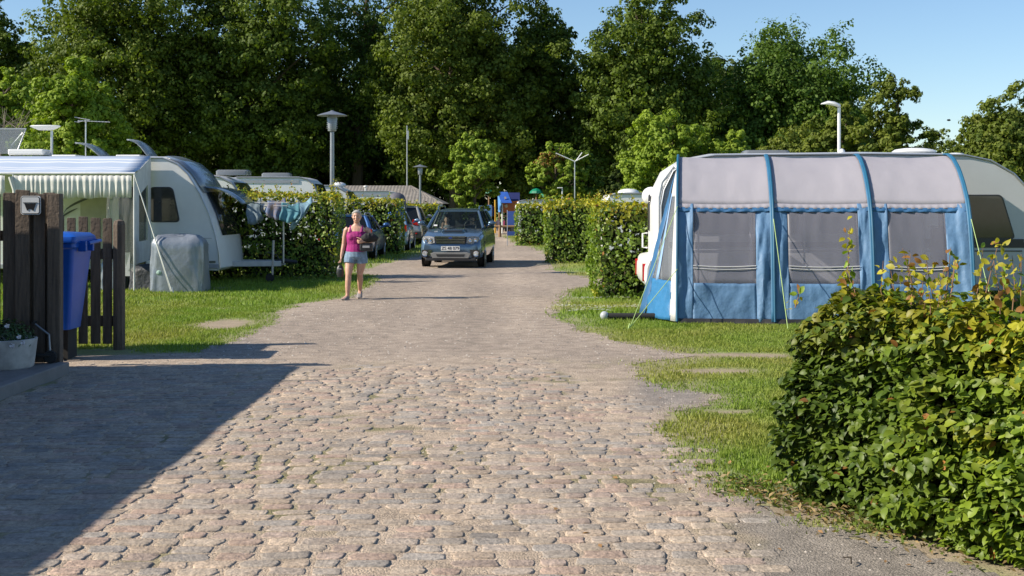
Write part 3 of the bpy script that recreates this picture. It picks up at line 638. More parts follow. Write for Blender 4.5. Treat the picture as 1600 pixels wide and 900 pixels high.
YG = 15.42; sG = 1950 / YG
f2 = thing('board_fence', 'lower board fence with gaps between the boards behind the blue bin', 'fence', (-5.3, YG, 0), 0)
for (x0, x1, top) in [(46, 60, 335), (66, 80, 338), (86, 100, 336), (105, 118, 340), (123, 137, 338), (142, 157, 340), (161, 175, 341)]:
    board(f2, ((x0 + x1) / 2 - 800) / sG + 5.3, 0, (x1 - x0) / sG, CAM_H + (317 - top) / sG, z0=.06)
obj('post', MB().lathe([(.001, 0), (.075, 0), (.075, 1.58), (.06, 1.63), (.001, 1.65)], ((187 - 800) / sG + 5.3, -.02, -.05), 8), fwood, f2)
for z in (1.17, .34): obj('rail', MB().box((-.10, .04, z), (1.10, .045, .13)), fwood, f2, bevel=.005)

# wheelie bin
bl = mat('bin_blue', (.004, .085, .46), .38, var=.1, bump=.1, bscale=6)
XB, YB = -5.22, 14.35
bn = thing('wheelie_bin', 'blue wheelie bin standing between the two board fences', 'bin', (XB - .03, YB, 0))
sB = 1950 / YB
def binring(w, d, z, y=0): return [(p[0], p[1] + y, z) for p in rrect(w, d, .05, 4)]
obj('body', MB().rings([binring(.46, .42, .36), binring(.48, .44, .46), binring(.64, .66, 1.28), binring(.68, .70, 1.30), binring(.68, .70, 1.35)]), bl, bn, smooth=True, bevel=.004)
ld = MB().rings([binring(.71, .74, 1.352, .0), binring(.72, .75, 1.375, 0), binring(.70, .72, 1.42, .0), binring(.60, .62, 1.455, .02), binring(.2, .2, 1.47, .03)])
obj('lid', ld, bl, bn, smooth=True)
obj('handle', MB().tube([(.20, .30, 1.36), (.36, .36, 1.36), (.42, .30, 1.36), (.42, -.1, 1.34)], .018, 8), bl, bn)
for c_, d_ in (((.375, -.18, 1.31), (.09, .05, .12)), ((.375, .06, 1.31), (.09, .05, .12)), ((-.1, -.375, 1.31), (.10, .05, .10)), ((.17, -.375, 1.31), (.05, .05, .10))): obj('lug', MB().box(c_, d_), bl, bn, bevel=.006)
rub = mat('rubber', (.02, .02, .02), .8)
for sy in (-.2, .2): obj('wheel', MB().lathe([(.02, -.03), (.11, -.03), (.13, -.015), (.13, .015), (.11, .03), (.02, .03)], (-.05, sy, .13), 16, 'y'), rub, bn)
obj('axle', MB().tube([(-.05, -.2, .13), (-.05, .2, .13)], .012), MAT['steel_grey'], bn)
obj('foot', MB().box((.10, .10, .2), (.12, .3, .38)), rub, bn)

# planter with flowers
conc = mat('painted_concrete', (.48, .48, .46), .8, bump=.4, bscale=30, vscale=6, var=.25)
pl = thing('planter', 'round white painted concrete planter on the pavement at the left edge', 'planter', (-5.22, 12.85, .11))
obj('tub', MB().lathe([(.001, 0), (.27, 0), (.285, .02), (.315, .27), (.318, .295), (.30, .30), (.285, .285), (.27, .22), (.001, .22)], n=28), conc, pl, smooth=True)
obj('soil', MB().lathe([(.001, .24), (.27, .24), (.001, .245)], n=16, cap=False), mat('soil', (.05, .035, .025), .95), pl)
fp = thing('flowering_plant', 'bushy green plant with white and red flowers in the planter', 'plant', (-5.22, 12.85, .35))
k = 900; dd = rng.normal(0, 1, (k, 3)); dd /= np.linalg.norm(dd, axis=1, keepdims=True); dd[:, 2] = np.abs(dd[:, 2]); P = dd * (rng.uniform(.3, 1, (k, 1)) ** .5) * [.32, .30, .27]
V, F, C = leaves(P, dd + [0, 0, .3], rng.uniform(.03, .06, k), np.array([[.05, .10, .03]]) * rng.uniform(.6, 1.5, (k, 1)), down=.2, wide=.45)
npmesh('foliage', V, F, leafmat('plant_leaf', .25), C, parent=fp)
st_ = MB()
for i in range(14):
    a = rnd.uniform(0, 6.28); st_.tube([(0, 0, -.06), (math.cos(a) * .12, math.sin(a) * .12, .1), (math.cos(a) * .22, math.sin(a) * .22, .18)], [.005, .003, .002], 4)
obj('stem', st_, mat('green_stem', (.08, .12, .03), .7), fp)
def flower(parent, x, y, z, r, m):
    q = MB(); q.add([(x, y - .005, z)] + [(x + r * (1 if j % 2 else .72) * math.cos(j * math.pi / 5), y - .01 + .012 * math.sin(j * 2), z + r * (1 if j % 2 else .72) * math.sin(j * math.pi / 5)) for j in range(10)], [(0, j + 1, (j + 1) % 10 + 1) for j in range(10)])
    obj('flower', q, m, parent, solid=.003)
wf = mat('white_petal', (.75, .75, .78), .6); rf_ = mat('red_petal', (.45, .02, .02), .6)
for (x, z, r, m) in [(.13, .21, .028, wf), (.25, .10, .026, wf), (.29, .04, .024, wf), (.18, .01, .03, wf), (-.02, .06, .035, rf_), (.03, .09, .03, rf_), (-.12, .19, .028, wf)]:
    flower(fp, x, -.26, z, r, m)
# kick scooter lying folded against the fence foot
sc_ = thing('kick_scooter', 'small dark kick scooter at the foot of the tall board fence beside the planter', 'scooter', (-4.98, 13.12, .11), R(8))
obj('deck', MB().box((-.02, 0, .09), (.30, .09, .025)), rub, sc_, bevel=.006)
for sx in (-.2, .12): obj('wheel', MB().lathe([(.03, -.014), (.062, -.014), (.07, 0), (.062, .014), (.03, .014)], (sx, 0, .07), 18, 'y'), rub, sc_)
obj('steering_column', MB().tube([(.12, 0, .08), (.10, .04, .30), (-.05, .05, .42)], .012), MAT['steel_grey'], sc_)
obj('handlebar', MB().tube([(-.05, -.02, .43), (-.05, .12, .43)], .014), rub, sc_)

# ------------------------------------------------------------------ caravans
cw = mat('caravan_white', (.74, .75, .74), .35, var=.06, vscale=1.5, coat=.2, bump=.08, bscale=14)
cgr = mat('caravan_grey', (.33, .35, .38), .35, var=.08, coat=.2)
cdk = mat('dark_trim', (.03, .03, .035), .4)
wgl = glass('caravan_window', (.30, .30, .28), .72, .04, (.018, .018, .02))
alu = mat('aluminium', (.55, .56, .57), .35, .7, var=.06)
def car_body(prof, width, push, n=9):
    """side profile (x,z) swept over the width; push[i] = how far point i bulges out in (x,z) at mid width"""
    rings = []
    for k in range(n):
        a = k / (n - 1); e = math.sin(a * math.pi) ** .55 if 0 < a < 1 else 0
        rings.append([(p[0] + q[0] * e, a * width, p[1] + q[1] * e) for p, q in zip(prof, push)])
    return rings
def strip(prof, push, i0, i1, width, y0, y1, off, n=7):
    G = []
    for i in range(i0, i1 + 1):
        row = []
        tx, tz = prof[min(i + 1, len(prof) - 1)][0] - prof[max(i - 1, 0)][0], prof[min(i + 1, len(prof) - 1)][1] - prof[max(i - 1, 0)][1]
        l = math.hypot(tx, tz) or 1; nx_, nz_ = -tz / l, tx / l
        for k in range(n):
            y = y0 + (y1 - y0) * k / (n - 1); a = y / width; e = math.sin(a * math.pi) ** .55
            row.append((prof[i][0] + push[i][0] * e + nx_ * off, y, prof[i][1] + push[i][1] * e + nz_ * off))
        G.append(row)
    return MB().grid(G)
def side_window(parent, x0, x1, z0, z1, y=-.012, r=.06, name='window', m=None, skew=0):
    P = rrect(x1 - x0, z1 - z0, r); P = [(p[0] + (x0 + x1) / 2 + (skew * (p[1] / (z1 - z0)) if p[0] > 0 else 0), p[1] + (z0 + z1) / 2) for p in P]
    w = obj(name, MB().prism(P, y, .01), cdk, parent)
    c = Vector(((x0 + x1) / 2, (z0 + z1) / 2)); P2 = [((p[0] - c.x) * (1 - .05 / (x1 - x0)) + c.x, (p[1] - c.y) * (1 - .05 / (z1 - z0)) + c.y) for p in P]
    obj('pane', MB().prism(P2, y - .012, y - .003), m or mat('tinted_acrylic', (.035, .036, .036), .08, var=.3, vscale=2, coat=.5), w)
    return w
def place(loc, px, py, Y): x, y, z = at(px, py, Y); return (x - loc[0], y - loc[1], z - loc[2])

L0 = (-12.6, 27.6, 0)
lc = thing('caravan', 'large white touring caravan on the left behind the striped awning canopy, front window propped open', 'caravan', L0)
sL = 1950 / 27.6
def lx(px): return (px - 800) / sL - L0[0]
def lz(py): return CAM_H + (317 - py) / sL
prof = [(0, .34), (0, 1.2), (.05, 2.3), (.25, 2.72), (.7, 2.80), (3.0, 2.81), (lx(255), lz(246.5)), (lx(276), lz(255)), (lx(294), lz(272)), (lx(313), lz(302)), (lx(328), lz(335)), (lx(338), lz(368)), (lx(343), lz(395)), (lx(345), lz(418)), (lx(340), lz(423)), (4.0, .34)]
push = [(0, 0), (-.08, 0), (-.08, 0), (-.05, .04), (0, .06), (0, .06), (.03, .06), (.07, .05), (.11, .04), (.14, .03), (.16, 0), (.16, 0), (.15, 0), (.14, 0), (.06, 0), (0, 0)]
obj('body', MB().rings(car_body(prof, 2.3, push)), cw, lc, smooth=True, bevel=.02)
obj('front_trim', strip(prof, push, 6, 9, 2.3, .10, 2.2, .012), mat('front_grey_blue', (.16, .20, .26), .2, coat=.5), lc, smooth=True, solid=.01)
obj('front_window', strip(prof, push, 9, 11, 2.3, .22, 2.08, .016), mat('tinted_acrylic', (.035, .036, .036), .08, var=.3, vscale=2, coat=.5), lc, smooth=True, solid=.01)
# window flap propped open
G = []
for i in range(6):
    a = i / 5; G.append([(lx(310) + (lx(368) - lx(310)) * a + .10, y, lz(292) + (lz(318) - lz(292)) * a + .10 * math.sin(a * math.pi)) for y in np.linspace(.25, 2.0, 5)])
obj('window_flap', MB().grid(G), mat('flap_acrylic', (.16, .24, .34), .12, coat=.6), lc, smooth=True, solid=.035)
side_window(lc, lx(234), lx(276), lz(347), lz(292), r=.09, skew=-.16)
side_window(lc, lx(186), lx(228), lz(415), lz(292), r=.03)
side_window(lc, lx(40), lx(92), lz(360), lz(300), r=.06)
obj('door', MB().prism([(p[0] + lx(148), p[1] + 1.32) for p in rrect(.62, 1.72, .06)], -.02, .005), mat('door_shade_tone', (.50, .48, .38), .5), lc)  # cream tone carries the shade under the canopy in its colour
# grey leaf shaped decals on the side
dc = MB()
for (x0, z0, x1, z1, w) in [(lx(98), lz(336), lx(148), lz(306), .05), (lx(88), lz(352), lx(122), lz(325), .04)]:
    up, dn = [], []
    for i in range(9):
        a = i / 8; x = x0 + (x1 - x0) * a; z = z0 + (z1 - z0) * (a ** .55); t_ = w * math.sin(a * math.pi) ** .7 + .004
        up.append((x, z + t_ / 2)); dn.append((x, z - t_ / 2))
    dc.prism(up + dn[::-1], -.026, -.021)
obj('decal', dc, mat('decal_grey', (.10, .11, .11), .5), lc)
obj('edge_trim', MB().tube([(p[0] - .01, -.012, p[1] + .0) for p in prof[4:14]], .017, 6), alu, lc, smooth=True)
obj('side_seam', MB().box((lx(345) / 2 + .5, -.006, 1.02), (lx(345) - 1.4, .012, .010)), cgr, lc)
obj('locker_door', MB().prism([(p[0] + lx(300), p[1] + .78) for p in rrect(.44, .36, .03)], -.010, .004), mat('locker_white', (.60, .61, .61), .4), lc)
obj('side_lamp', MB().box((lx(322), -.012, 2.05 - 1.2), (.07, .02, .035)), mat('amber_lens', (.5, .16, .02), .3), lc)
obj('skirt_rail', MB().box((lx(345) / 2 + .3, -.015, .40), (lx(345) - .7, .03, .10)), cgr, lc, bevel=.01)
obj('reflector', MB().box((lx(332), -.012, lz(409)), (.14, .01, .05)), mat('reflector_green_grey', (.16, .18, .14), .3), lc)
obj('wheel', MB().lathe([(.08, -.1), (.28, -.1), (.33, -.06), (.33, .06), (.28, .1), (.08, .1)], (2.6, .16, .33), 24, 'y'), rub, lc)
# roof fittings
def rl(px, py, Y=28.6): return place(L0, px, py, Y)
def hatch(px0, py0, px1, py1, w=.8, bow=.12, m=None, name='roof_hatch'):
    a, c = rl(px0, py0, 28.3), rl(px1, py1, 28.3); G = []
    for i in range(7):
        t_ = i / 6; G.append([(a[0] + (c[0] - a[0]) * t_, a[1] + j * w / 3, a[2] + (c[2] - a[2]) * t_ + bow * math.sin(t_ * math.pi) * (1 if j in (1, 2) else .75)) for j in range(4)])
    return obj(name, MB().grid(G), m, lc, smooth=True, solid=.03)
hm = glass('hatch_acrylic', (.7, .75, .8), .55, .1, (.35, .40, .45))
hatch(117, 223, 155, 243, bow=.10, m=hm); hatch(198, 218, 231, 244, bow=.13, m=hm)
for px in (107, 206):
    a = rl(px, 243); obj('roof_hatch_base', MB().box((a[0], a[1], 2.86), (.55, .6, .07)), cw, lc, bevel=.02)
a, c = rl(-20, 200), rl(34, 240)
obj('roof_hatch', MB().add([(a[0], a[1], c[2]), (c[0] - .12, a[1], c[2]), (c[0], a[1] + .25, a[2] + .0), (a[0], a[1] + .25, a[2])], [(0, 1, 2, 3)]), glass('clear_hatch', (.75, .78, .8), .35, .1, (.3, .33, .35)), lc, solid=.02)
fr = MB(); fr.tube([(c[0] - .12, a[1], c[2]), (c[0], a[1] + .25, a[2]), (a[0], a[1] + .25, a[2])], .018, 6); fr.tube([(c[0] - .32, a[1] + .1, c[2] - .08), (c[0] - .28, a[1] + .12, c[2] + .2), (c[0] - .06, a[1] + .2, a[2] - .1)], .012, 6)
obj('hatch_frame', fr, alu, lc)
a = rl(47, 238); obj('roof_box', MB().box((a[0], a[1], a[2]), (.82, .55, .13)), cw, lc, bevel=.035)
a = rl(81, 242); o = MB().tube([(a[0], a[1], 2.8), (a[0], a[1], rl(81, 204)[2])], .028, 10); obj('antenna_mast', o, alu, lc)
q = rl(72, 199.5); obj('satellite_antenna', MB().rings([[(q[0] + x * s_, q[1] + y * s_, q[2] + z) for x, y in [(-.36, -.05), (-.2, -.14), (.1, -.17), (.3, -.10), (.34, 0), (.3, .10), (.1, .17), (-.2, .14), (-.36, .05)]] for s_, z in ((.45, -.055), (.9, .01), (1, .035), (.9, .055), (.3, .06))]), cw, lc, smooth=True)
a = rl(134, 240); t_ = rl(134, 187); y_ = MB().tube([(a[0], a[1], 2.8), (a[0], a[1], t_[2])], .016, 8)
obj('aerial_mast', y_, alu, lc)
y_ = MB(); y_.tube([(t_[0] - .18, t_[1], t_[2] - .02), (t_[0] + .55, t_[1], t_[2] - .05)], .010, 6)
for i in range(9): x = t_[0] - .12 + i * .08; y_.tube([(x, t_[1] - .16 + i * .008, t_[2] - .02 - i * .004), (x, t_[1] + .16 - i * .008, t_[2] - .02 - i * .004)], .006, 5)
for dz in (.05, -.05): y_.tube([(t_[0] - .2, t_[1] - .15, t_[2] + dz), (t_[0] - .2, t_[1] + .15, t_[2] + dz)], .008, 5); y_.tube([(t_[0] - .2, t_[1], t_[2] + dz), (t_[0] + .1, t_[1], t_[2])], .007, 5)
obj('aerial', y_, alu, lc)
# drawbar
dbm = mat('galvanised', (.42, .43, .44), .45, .6, bump=.2)
db = MB(); hx = (440 - 800) / (1950 / 28.7) - L0[0]
db.box(((lx(345) + hx) / 2 - .1, .72, .42), (hx - lx(345) + .3, .07, .12), rz=R(11)); db.box(((lx(345) + hx) / 2 - .1, 1.48, .42), (hx - lx(345) + .3, .07, .12), rz=R(-11))
obj('drawbar', db, mat('drawbar_white', (.52, .53, .53), .4, bump=.2), lc, bevel=.01)
obj('hitch', MB().tube([(hx - .15, 1.1, .45), (hx + .1, 1.1, .47), (hx + .36, 1.1, .44)], [.05, .055, .04], 8), cdk, lc)
obj('handbrake', MB().tube([(hx - .02, 1.02, .46), (hx - .10, 1.0, .62), (hx - .30, 1.0, .66)], .014), cdk, lc)
jx = (424 - 800) / (1950 / 28.3) - L0[0]
obj('jockey_stem', MB().tube([(jx, .8, .16), (jx + .03, .8, .95)], .026, 8), dbm, lc); obj('jockey_wheel', MB().lathe([(.02, -.04), (.09, -.04), (.10, 0), (.09, .04), (.02, .04)], (jx - .05, .8, .10), 16, 'y'), rub, lc)

# clothes airer standing at the hitch, with towels
AX, AYY = (443 - 800) / (1950 / 28.1), 28.1
sA = 1950 / AYY
ca = thing('clothes_airer', 'rotary clothes airer on a white pole at the caravan hitch, hung with towels', 'airer', (AX, AYY, .45))
obj('pole', MB().tube([(0, 0, 0), (0, 0, 1.28)], .018, 8), mat('white_tube', (.62, .58, .5), .4), ca)
ar = MB()
for k in range(4):
    a_ = R(20 + 90 * k); ar.tube([(0, 0, 1.12), (math.cos(a_) * .70, math.sin(a_) * .6, 1.38)], .011, 6)
obj('arm', ar, alu, ca)
ln_ = MB()
for r_ in (.45, .66):
    P = [(math.cos(R(20 + 90 * k)) * r_, math.sin(R(20 + 90 * k)) * r_ * .86, 1.12 + .26 * r_ / .7) for k in range(5)]
    ln_.tube(P, .004, 4)
obj('line', ln_, mat('line_white', (.6, .6, .6), .6), ca)
def towel(label, px0, py0, px1, py1, dy, fall0, fall1, m, seed):
    """cloth thrown over the airer: front and back falls joined over a ridge"""
    x0, _, z0 = at(px0, py0, AYY + dy); x1, _, z1 = at(px1, py1, AYY + dy); G = []
    for i in range(13):
        a = i / 12; x = x0 + (x1 - x0) * a; z = z0 + (z1 - z0) * a - .06 * math.sin(a * math.pi * 1.0); f = fall0 + (fall1 - fall0) * a; row = []
        for j in range(11):
            q = (j - 5) / 5; y = .10 * q + .03 * math.sin(a * 14 + seed) * abs(q); zz = z - abs(q) ** 1.1 * f + .02 * math.sin(a * 9 + j)
            row.append((x + .04 * math.sin(j * 1.3 + seed) * abs(q), AYY + dy + y, zz))
        G.append(row)
    o = obj('towel', MB().grid(G), m, smooth=True, solid=.008); tag(o, label, 'towel', 'towels hanging on the clothes airer'); return o
def cloth(n, c, c2=None): return mat(n, c, .9, var=.25, vscale=9, bump=.5, bscale=60, col2=c2)
towel('grey blue towel hanging at the left end of the airer', 386, 318, 408, 310, -.1, .46, .44, cloth('cl1', (.18, .24, .28)), 1)
towel('blue and yellow edged towel second from the left on the airer', 404, 311, 426, 312, .05, .22, .30, cloth('cl2', (.16, .24, .40), (.40, .34, .10)), 2)
towel('dark blue towel with an orange patch in the middle of the airer', 418, 312, 446, 309, -.2, .36, .44, cloth('cl3', (.08, .17, .34), (.26, .17, .10)), 3)
towel('turquoise towel hanging beside the airer pole', 440, 314, 468, 318, -.28, .42, .34, cloth('cl4', (.09, .25, .31)), 4)
towel('pale blue striped towel pulled out to the right end of the airer', 456, 318, 487, 308, .05, .60, .16, cloth('cl5', (.25, .40, .46), (.10, .20, .30)), 5)

# ------------------------------------------------------------------ canopy in front of the left caravan
cn = thing('caravan_awning', 'blue and white striped awning canopy with clear side panel on the left caravan', 'awning', (-7.66, 25.3, 0))
def stripem(name, a, b, scale):
    m = bpy.data.materials.new(name); m.use_nodes = True; nt = m.node_tree; bb = nt.nodes['Principled BSDF']; bb.inputs['Roughness'].default_value = .55
    tc = nt.nodes.new('ShaderNodeTexCoord'); sp = nt.nodes.new('ShaderNodeSeparateXYZ'); mu = nt.nodes.new('ShaderNodeMath'); mu.operation = 'MULTIPLY'; mu.inputs[1].default_value = scale
    fr_ = nt.nodes.new('ShaderNodeMath'); fr_.operation = 'FRACT'; r = nt.nodes.new('ShaderNodeValToRGB'); r.color_ramp.interpolation = 'CONSTANT'
    r.color_ramp.elements[0].color = (*a, 1); r.color_ramp.elements[1].position = .60; r.color_ramp.elements[1].color = (*b, 1)
    e = r.color_ramp.elements.new(.72); e.color = (*a, 1); e = r.color_ramp.elements.new(.90); e.color = (*b, 1)
    nt.links.new(tc.outputs['Object'], sp.inputs[0]); nt.links.new(sp.outputs['Y'], mu.inputs[0]); nt.links.new(mu.outputs[0], fr_.inputs[0]); nt.links.new(fr_.outputs[0], r.inputs[0]); nt.links.new(r.outputs[0], bb.inputs[0])
    return m
stm = stripem('striped_canvas', (.42, .50, .62), (.70, .72, .74), 1.05)
G = []
for i in range(15):
    a = i / 14; row = []
    for j in range(9):
        b_ = j / 8; x = (-.30 - 5.0 * a) * (1 - b_) + (-5.3 * a) * b_ if False else -.30 * (1 - b_) - 5.2 * a
        row.append((x, 2.2 * (1 - b_), 2.83 + (2.42 - 2.83) * b_ - .05 * math.sin(b_ * math.pi) - .012 * math.sin(a * 30) * math.sin(b_ * math.pi)))
    G.append(row)
obj('canopy', MB().grid(G), stm, cn, smooth=True, solid=.006)
obj('front_bar', MB().tube([(.02, 0, 2.40), (-5.3, 0, 2.40)], .025, 8), mat('white_tube2', (.72, .72, .72), .4), cn)
def frill(x0, x1, z0, z1, y=-.01, amp=.014, fr=42):
    G = []; n = int(abs(x1 - x0) * 60)
    for i in range(n + 1):
        a = i / n; x = x0 + (x1 - x0) * a; G.append([(x + .02 * math.sin(a * fr * 1.7) * b_, y + amp * math.sin(a * fr * abs(x1 - x0) + 1.3 * math.sin(a * 23)) * (.3 + b_), z0 + (z1 - z0) * b_ + .012 * math.sin(a * 31) * b_) for b_ in (0, .3, .6, 1)])
    return MB().grid(G)
whc = mat('white_canvas', (.62, .62, .58), .7, bump=.3, var=.12)
obj('valance', frill(-.05, -4.0 + 1.55, 2.36, 1.90, fr=58), whc, cn, smooth=True, solid=.004)
obj('valance', frill(-2.62, -5.2, 2.36, 1.92, fr=58), whc, cn, smooth=True, solid=.004)
for x in (-.0, -2.45): obj('pole', MB().tube([(x, 0, 2.4), (x, 0.0, 0)], .019, 8), MAT['white_tube2'], cn)
obj('curtain_edge', MB().tube([(-2.5, -.02, 2.33), (-2.42, -.03, 2.05), (-2.33, -.01, 1.3), (-2.32, 0, .5)], [.05, .035, .028, .025], 8), whc, cn, smooth=True)
clr = glass('clear_vinyl', (.86, .88, .86), .16, .12, (.4, .42, .42))
sw_ = MB().add([(0, .03, 2.38), (-.29, 2.17, 2.80), (-.29, 2.17, .52), (0, .03, .52)], [(0, 1, 2, 3)])
# side wall built as white frame with a clear pane
def sidept(a, z): return (-.29 * a, .03 + 2.14 * a, z)
fr = MB()
def quad(a0, a1, zz): fr.add([sidept(a0, zz[0]), sidept(a1, zz[1]), sidept(a1, zz[2]), sidept(a0, zz[3])], [(0, 1, 2, 3)])
quad(0, .25, (2.38, 2.48, .55, .55)); quad(.8, 1, (2.72, 2.8, .55, .55)); quad(.25, .8, (2.48, 2.72, 2.2, 1.95)); quad(.25, .8, (1.0, 1.0, .55, .55))
obj('side_wall', fr, whc, cn, solid=.006)
obj('side_pane', MB().add([sidept(.25, 1.95), sidept(.8, 2.2), sidept(.8, 1.0), sidept(.25, 1.0)], [(0, 1, 2, 3)]), clr, cn, solid=.003)
G = []
for i in range(9):
    a = i / 8; G.append([(-.02 - .52 * a - .10 * b_ * math.sin(a * 7), -.015 + .02 * math.sin(a * 17 + b_ * 4), 1.92 - 1.5 * b_) for b_ in (0, .25, .5, .75, 1)])
obj('clear_curtain', MB().grid(G), clr, cn, smooth=True, solid=.003)
obj('lower_panel', MB().add([(-.08, -.02, .80), (-.30, -.02, .80), (-.30, -.02, .32), (-.08, -.02, .32)], [(0, 1, 2, 3)]), whc, cn, solid=.006)
rope = mat('pale_rope', (.60, .62, .58), .7)
def r2(p, q, r=.006): return MB().tube([p, q], r, 5)
pgx, pgy = gp(269, 458)
obj('guy_rope', r2((.0, -.01, 2.4), (pgx + 7.66, pgy - 25.3, .03), .012), rope, cn); obj('guy_rope', r2((.03, 0, 2.32), (pgx + 7.62, pgy - 25.25, .03), .008), rope, cn)
obj('peg', MB().tube([(pgx + 7.66, pgy - 25.3, .12), (pgx + 7.70, pgy - 25.32, -.04)], .010), alu, cn)
obj('rope_knot', MB().sphere((.565, -.20, .40), .055, 8, 6, (1.2, .8, 1)), cloth('knot_cloth', (.35, .50, .44)), cn)

# silver tarpaulin covered load
def lumpy(w, d, h, seed, n=14, taper=.06, amp=.05):
    """covered box: rings of a rounded rectangle with folds"""
    rg = np.random.default_rng(seed); ph = rg.uniform(0, 6, 8); m = MB(); rings = []
    for i in range(n + 1):
        a = i / n; z = h * a; s_ = 1 + taper * (1 - a) - (.22 * max(0, a - .9) / .1 if a > .9 else 0); ring = []
        N_ = 56
        for k in range(N_):
            t = 2 * math.pi * k / N_; ct, st = math.cos(t), math.sin(t)
            x = math.copysign(abs(ct) ** .35, ct) * w / 2; y = math.copysign(abs(st) ** .35, st) * d / 2
            f = 1 + amp * (math.sin(5 * t + ph[0] + 4 * a) * .4 + math.sin(11 * t + ph[1] - 5 * a) * .3 + math.sin(17 * t + ph[2] + 9 * a) * .22) * (1.2 - a * .7)
            ring.append((x * s_ * f, y * s_ * f, z + .025 * math.sin(3 * t + ph[3]) * a))
        rings.append(ring)
    rings.append([(p[0] * .3, p[1] * .3, p[2] + .02) for p in rings[-1]])
    return m.rings(rings)
slv = mat('silver_tarp', (.25, .28, .32), .36, .4, var=.06, vscale=4, bump=.32, bscale=5, bdist=.04)
cv = thing('covered_load', 'box-shaped load under a crinkled silver cover beside the caravan drawbar', 'covered load', ((279 - 800) / 77, 25.45, 0))
obj('cover', lumpy(1.04, .74, 1.13, 3, taper=.05, amp=.055), slv, cv, smooth=True)
c2_ = thing('storage_bag', 'low dark grey storage bag under the awning edge left of the silver cover', 'bag', ((228 - 800) / 77, 25.9, 0))
obj('body', lumpy(.85, .6, .50, 8), mat('dark_cover', (.06, .065, .075), .5, bump=.8, bscale=10, bdist=.03), c2_, smooth=True)
c2_ = thing('storage_bag', 'white and silver bag seen through the gaps of the lower board fence', 'bag', ((165 - 800) / 77, 26.0, 0))
obj('body', lumpy(.5, .5, .62, 9), slv, c2_, smooth=True)
# ================================================================== right: caravan and inflatable-style tunnel awning
R0 = (2.50, 21.0, 0)
rc = thing('caravan', 'grey white caravan standing behind the blue and grey awning on the right', 'caravan', R0, R(-2))
rp = [(0.02, .34), (0, .9), (0, 1.75), (.05, 2.02), (.20, 2.33), (.48, 2.53), (.9, 2.60), (3.5, 2.62), (5.05, 2.60), (5.48, 2.51), (5.86, 2.29), (6.20, 1.92), (6.44, 1.45), (6.55, .95), (6.5, .5), (6.3, .34)]
rpu = [(0, 0), (-.08, 0), (-.08, 0), (-.08, 0), (-.06, .03), (0, .05), (0, .06), (0, .07), (0, .06), (.06, .05), (.12, .04), (.18, .02), (.22, 0), (.22, 0), (.15, 0), (0, 0)]
cgw = mat('caravan_light_grey', (.50, .51, .52), .38, var=.05, vscale=1.5, coat=.2)
obj('body', MB().rings(car_body(rp, 2.3, rpu)), cgw, rc, smooth=True, bevel=.02)
obj('rear_panel', strip(rp, rpu, 0, 5, 2.3, .02, 2.28, .008), cw, rc, smooth=True, solid=.008)
ac = mat('tinted_acrylic', (.035, .036, .036), .08)
obj('rear_window', strip([(0, 1.32), (-.0, 1.5), (.0, 1.7), (.01, 1.95)], [(-.08, 0)] * 4, 0, 3, 2.3, 1.15, 2.1, .03), ac, rc, smooth=True, solid=.02)
obj('rear_rail', MB().tube([(-.03, .05, .5), (-.03, .05, 1.9), (.02, .05, 2.15), (.22, .05, 2.42)], .035, 8), cw, rc, smooth=True)
obj('bumper', MB().rings([[(x, y * 2.3, z) for x, z in [(0.02, .30), (-.20, .36), (-.27, .50), (-.26, .72), (-.20, .86), (0.02, .90)]] for y in (-.005, .5, 1.005)]), cw, rc, bevel=.04, smooth=True)
redl = mat('red_lens', (.45, .015, .012), .2, coat=.6, var=.05)
for y in (.18, 2.12): obj('tail_light', MB().prism([(p[0] + y, p[1] + .62) for p in rrect(.12, .30, .03)], -.29, -.2, 'x'), redl, rc)
obj('grab_handle', MB().tube([(-.08, 1.9, .98), (-.17, 1.9, .99), (-.17, 1.9, 1.24), (-.08, 1.9, 1.25)], .016, 8), cw, rc)
obj('corner_fairing', MB().sphere((-.0, 2.12, 1.93), .17, 14, 9, (1, 1, 1)), cw, rc, smooth=True)
side_window(rc, .55, 2.3, 1.28, 1.86, m=ac); side_window(rc, 2.65, 3.5, 1.30, 1.84, m=ac); side_window(rc, 4.62, 5.78, 1.20, 1.94, m=ac, skew=-.22, r=.07)
obj('door', MB().prism([(p[0] + 4.1, p[1] + 1.28) for p in rrect(.60, 1.80, .05)], -.018, .005), mat('door_grey', (.42, .43, .44), .45), rc)
sm_ = MB(); sm_.box((3.1, -.006, 1.10), (5.9, .01, .09)); obj('stripe', sm_, cdk, rc); obj('stripe', MB().box((3.1, -.006, 1.00), (5.8, .01, .018)), cdk, rc)
obj('waist_band', MB().box((5.2, -.014, 1.17), (1.65, .012, .06)), cdk, rc)
obj('edge_trim', MB().tube([(p[0], -.012, p[1]) for p in rp[6:15]], .018, 6), alu, rc, smooth=True)
obj('edge_trim', MB().tube([(p[0] + .01, -.012, p[1]) for p in rp[0:7]], .018, 6), alu, rc, smooth=True)
obj('skirt_rail', MB().box((3.1, -.02, .40), (6.0, .03, .12)), cgr, rc, bevel=.01)
obj('wheel', MB().lathe([(.08, -.1), (.28, -.1), (.33, -.06), (.33, .06), (.28, .1), (.08, .1)], (3.0, .16, .33), 24, 'y'), rub, rc)
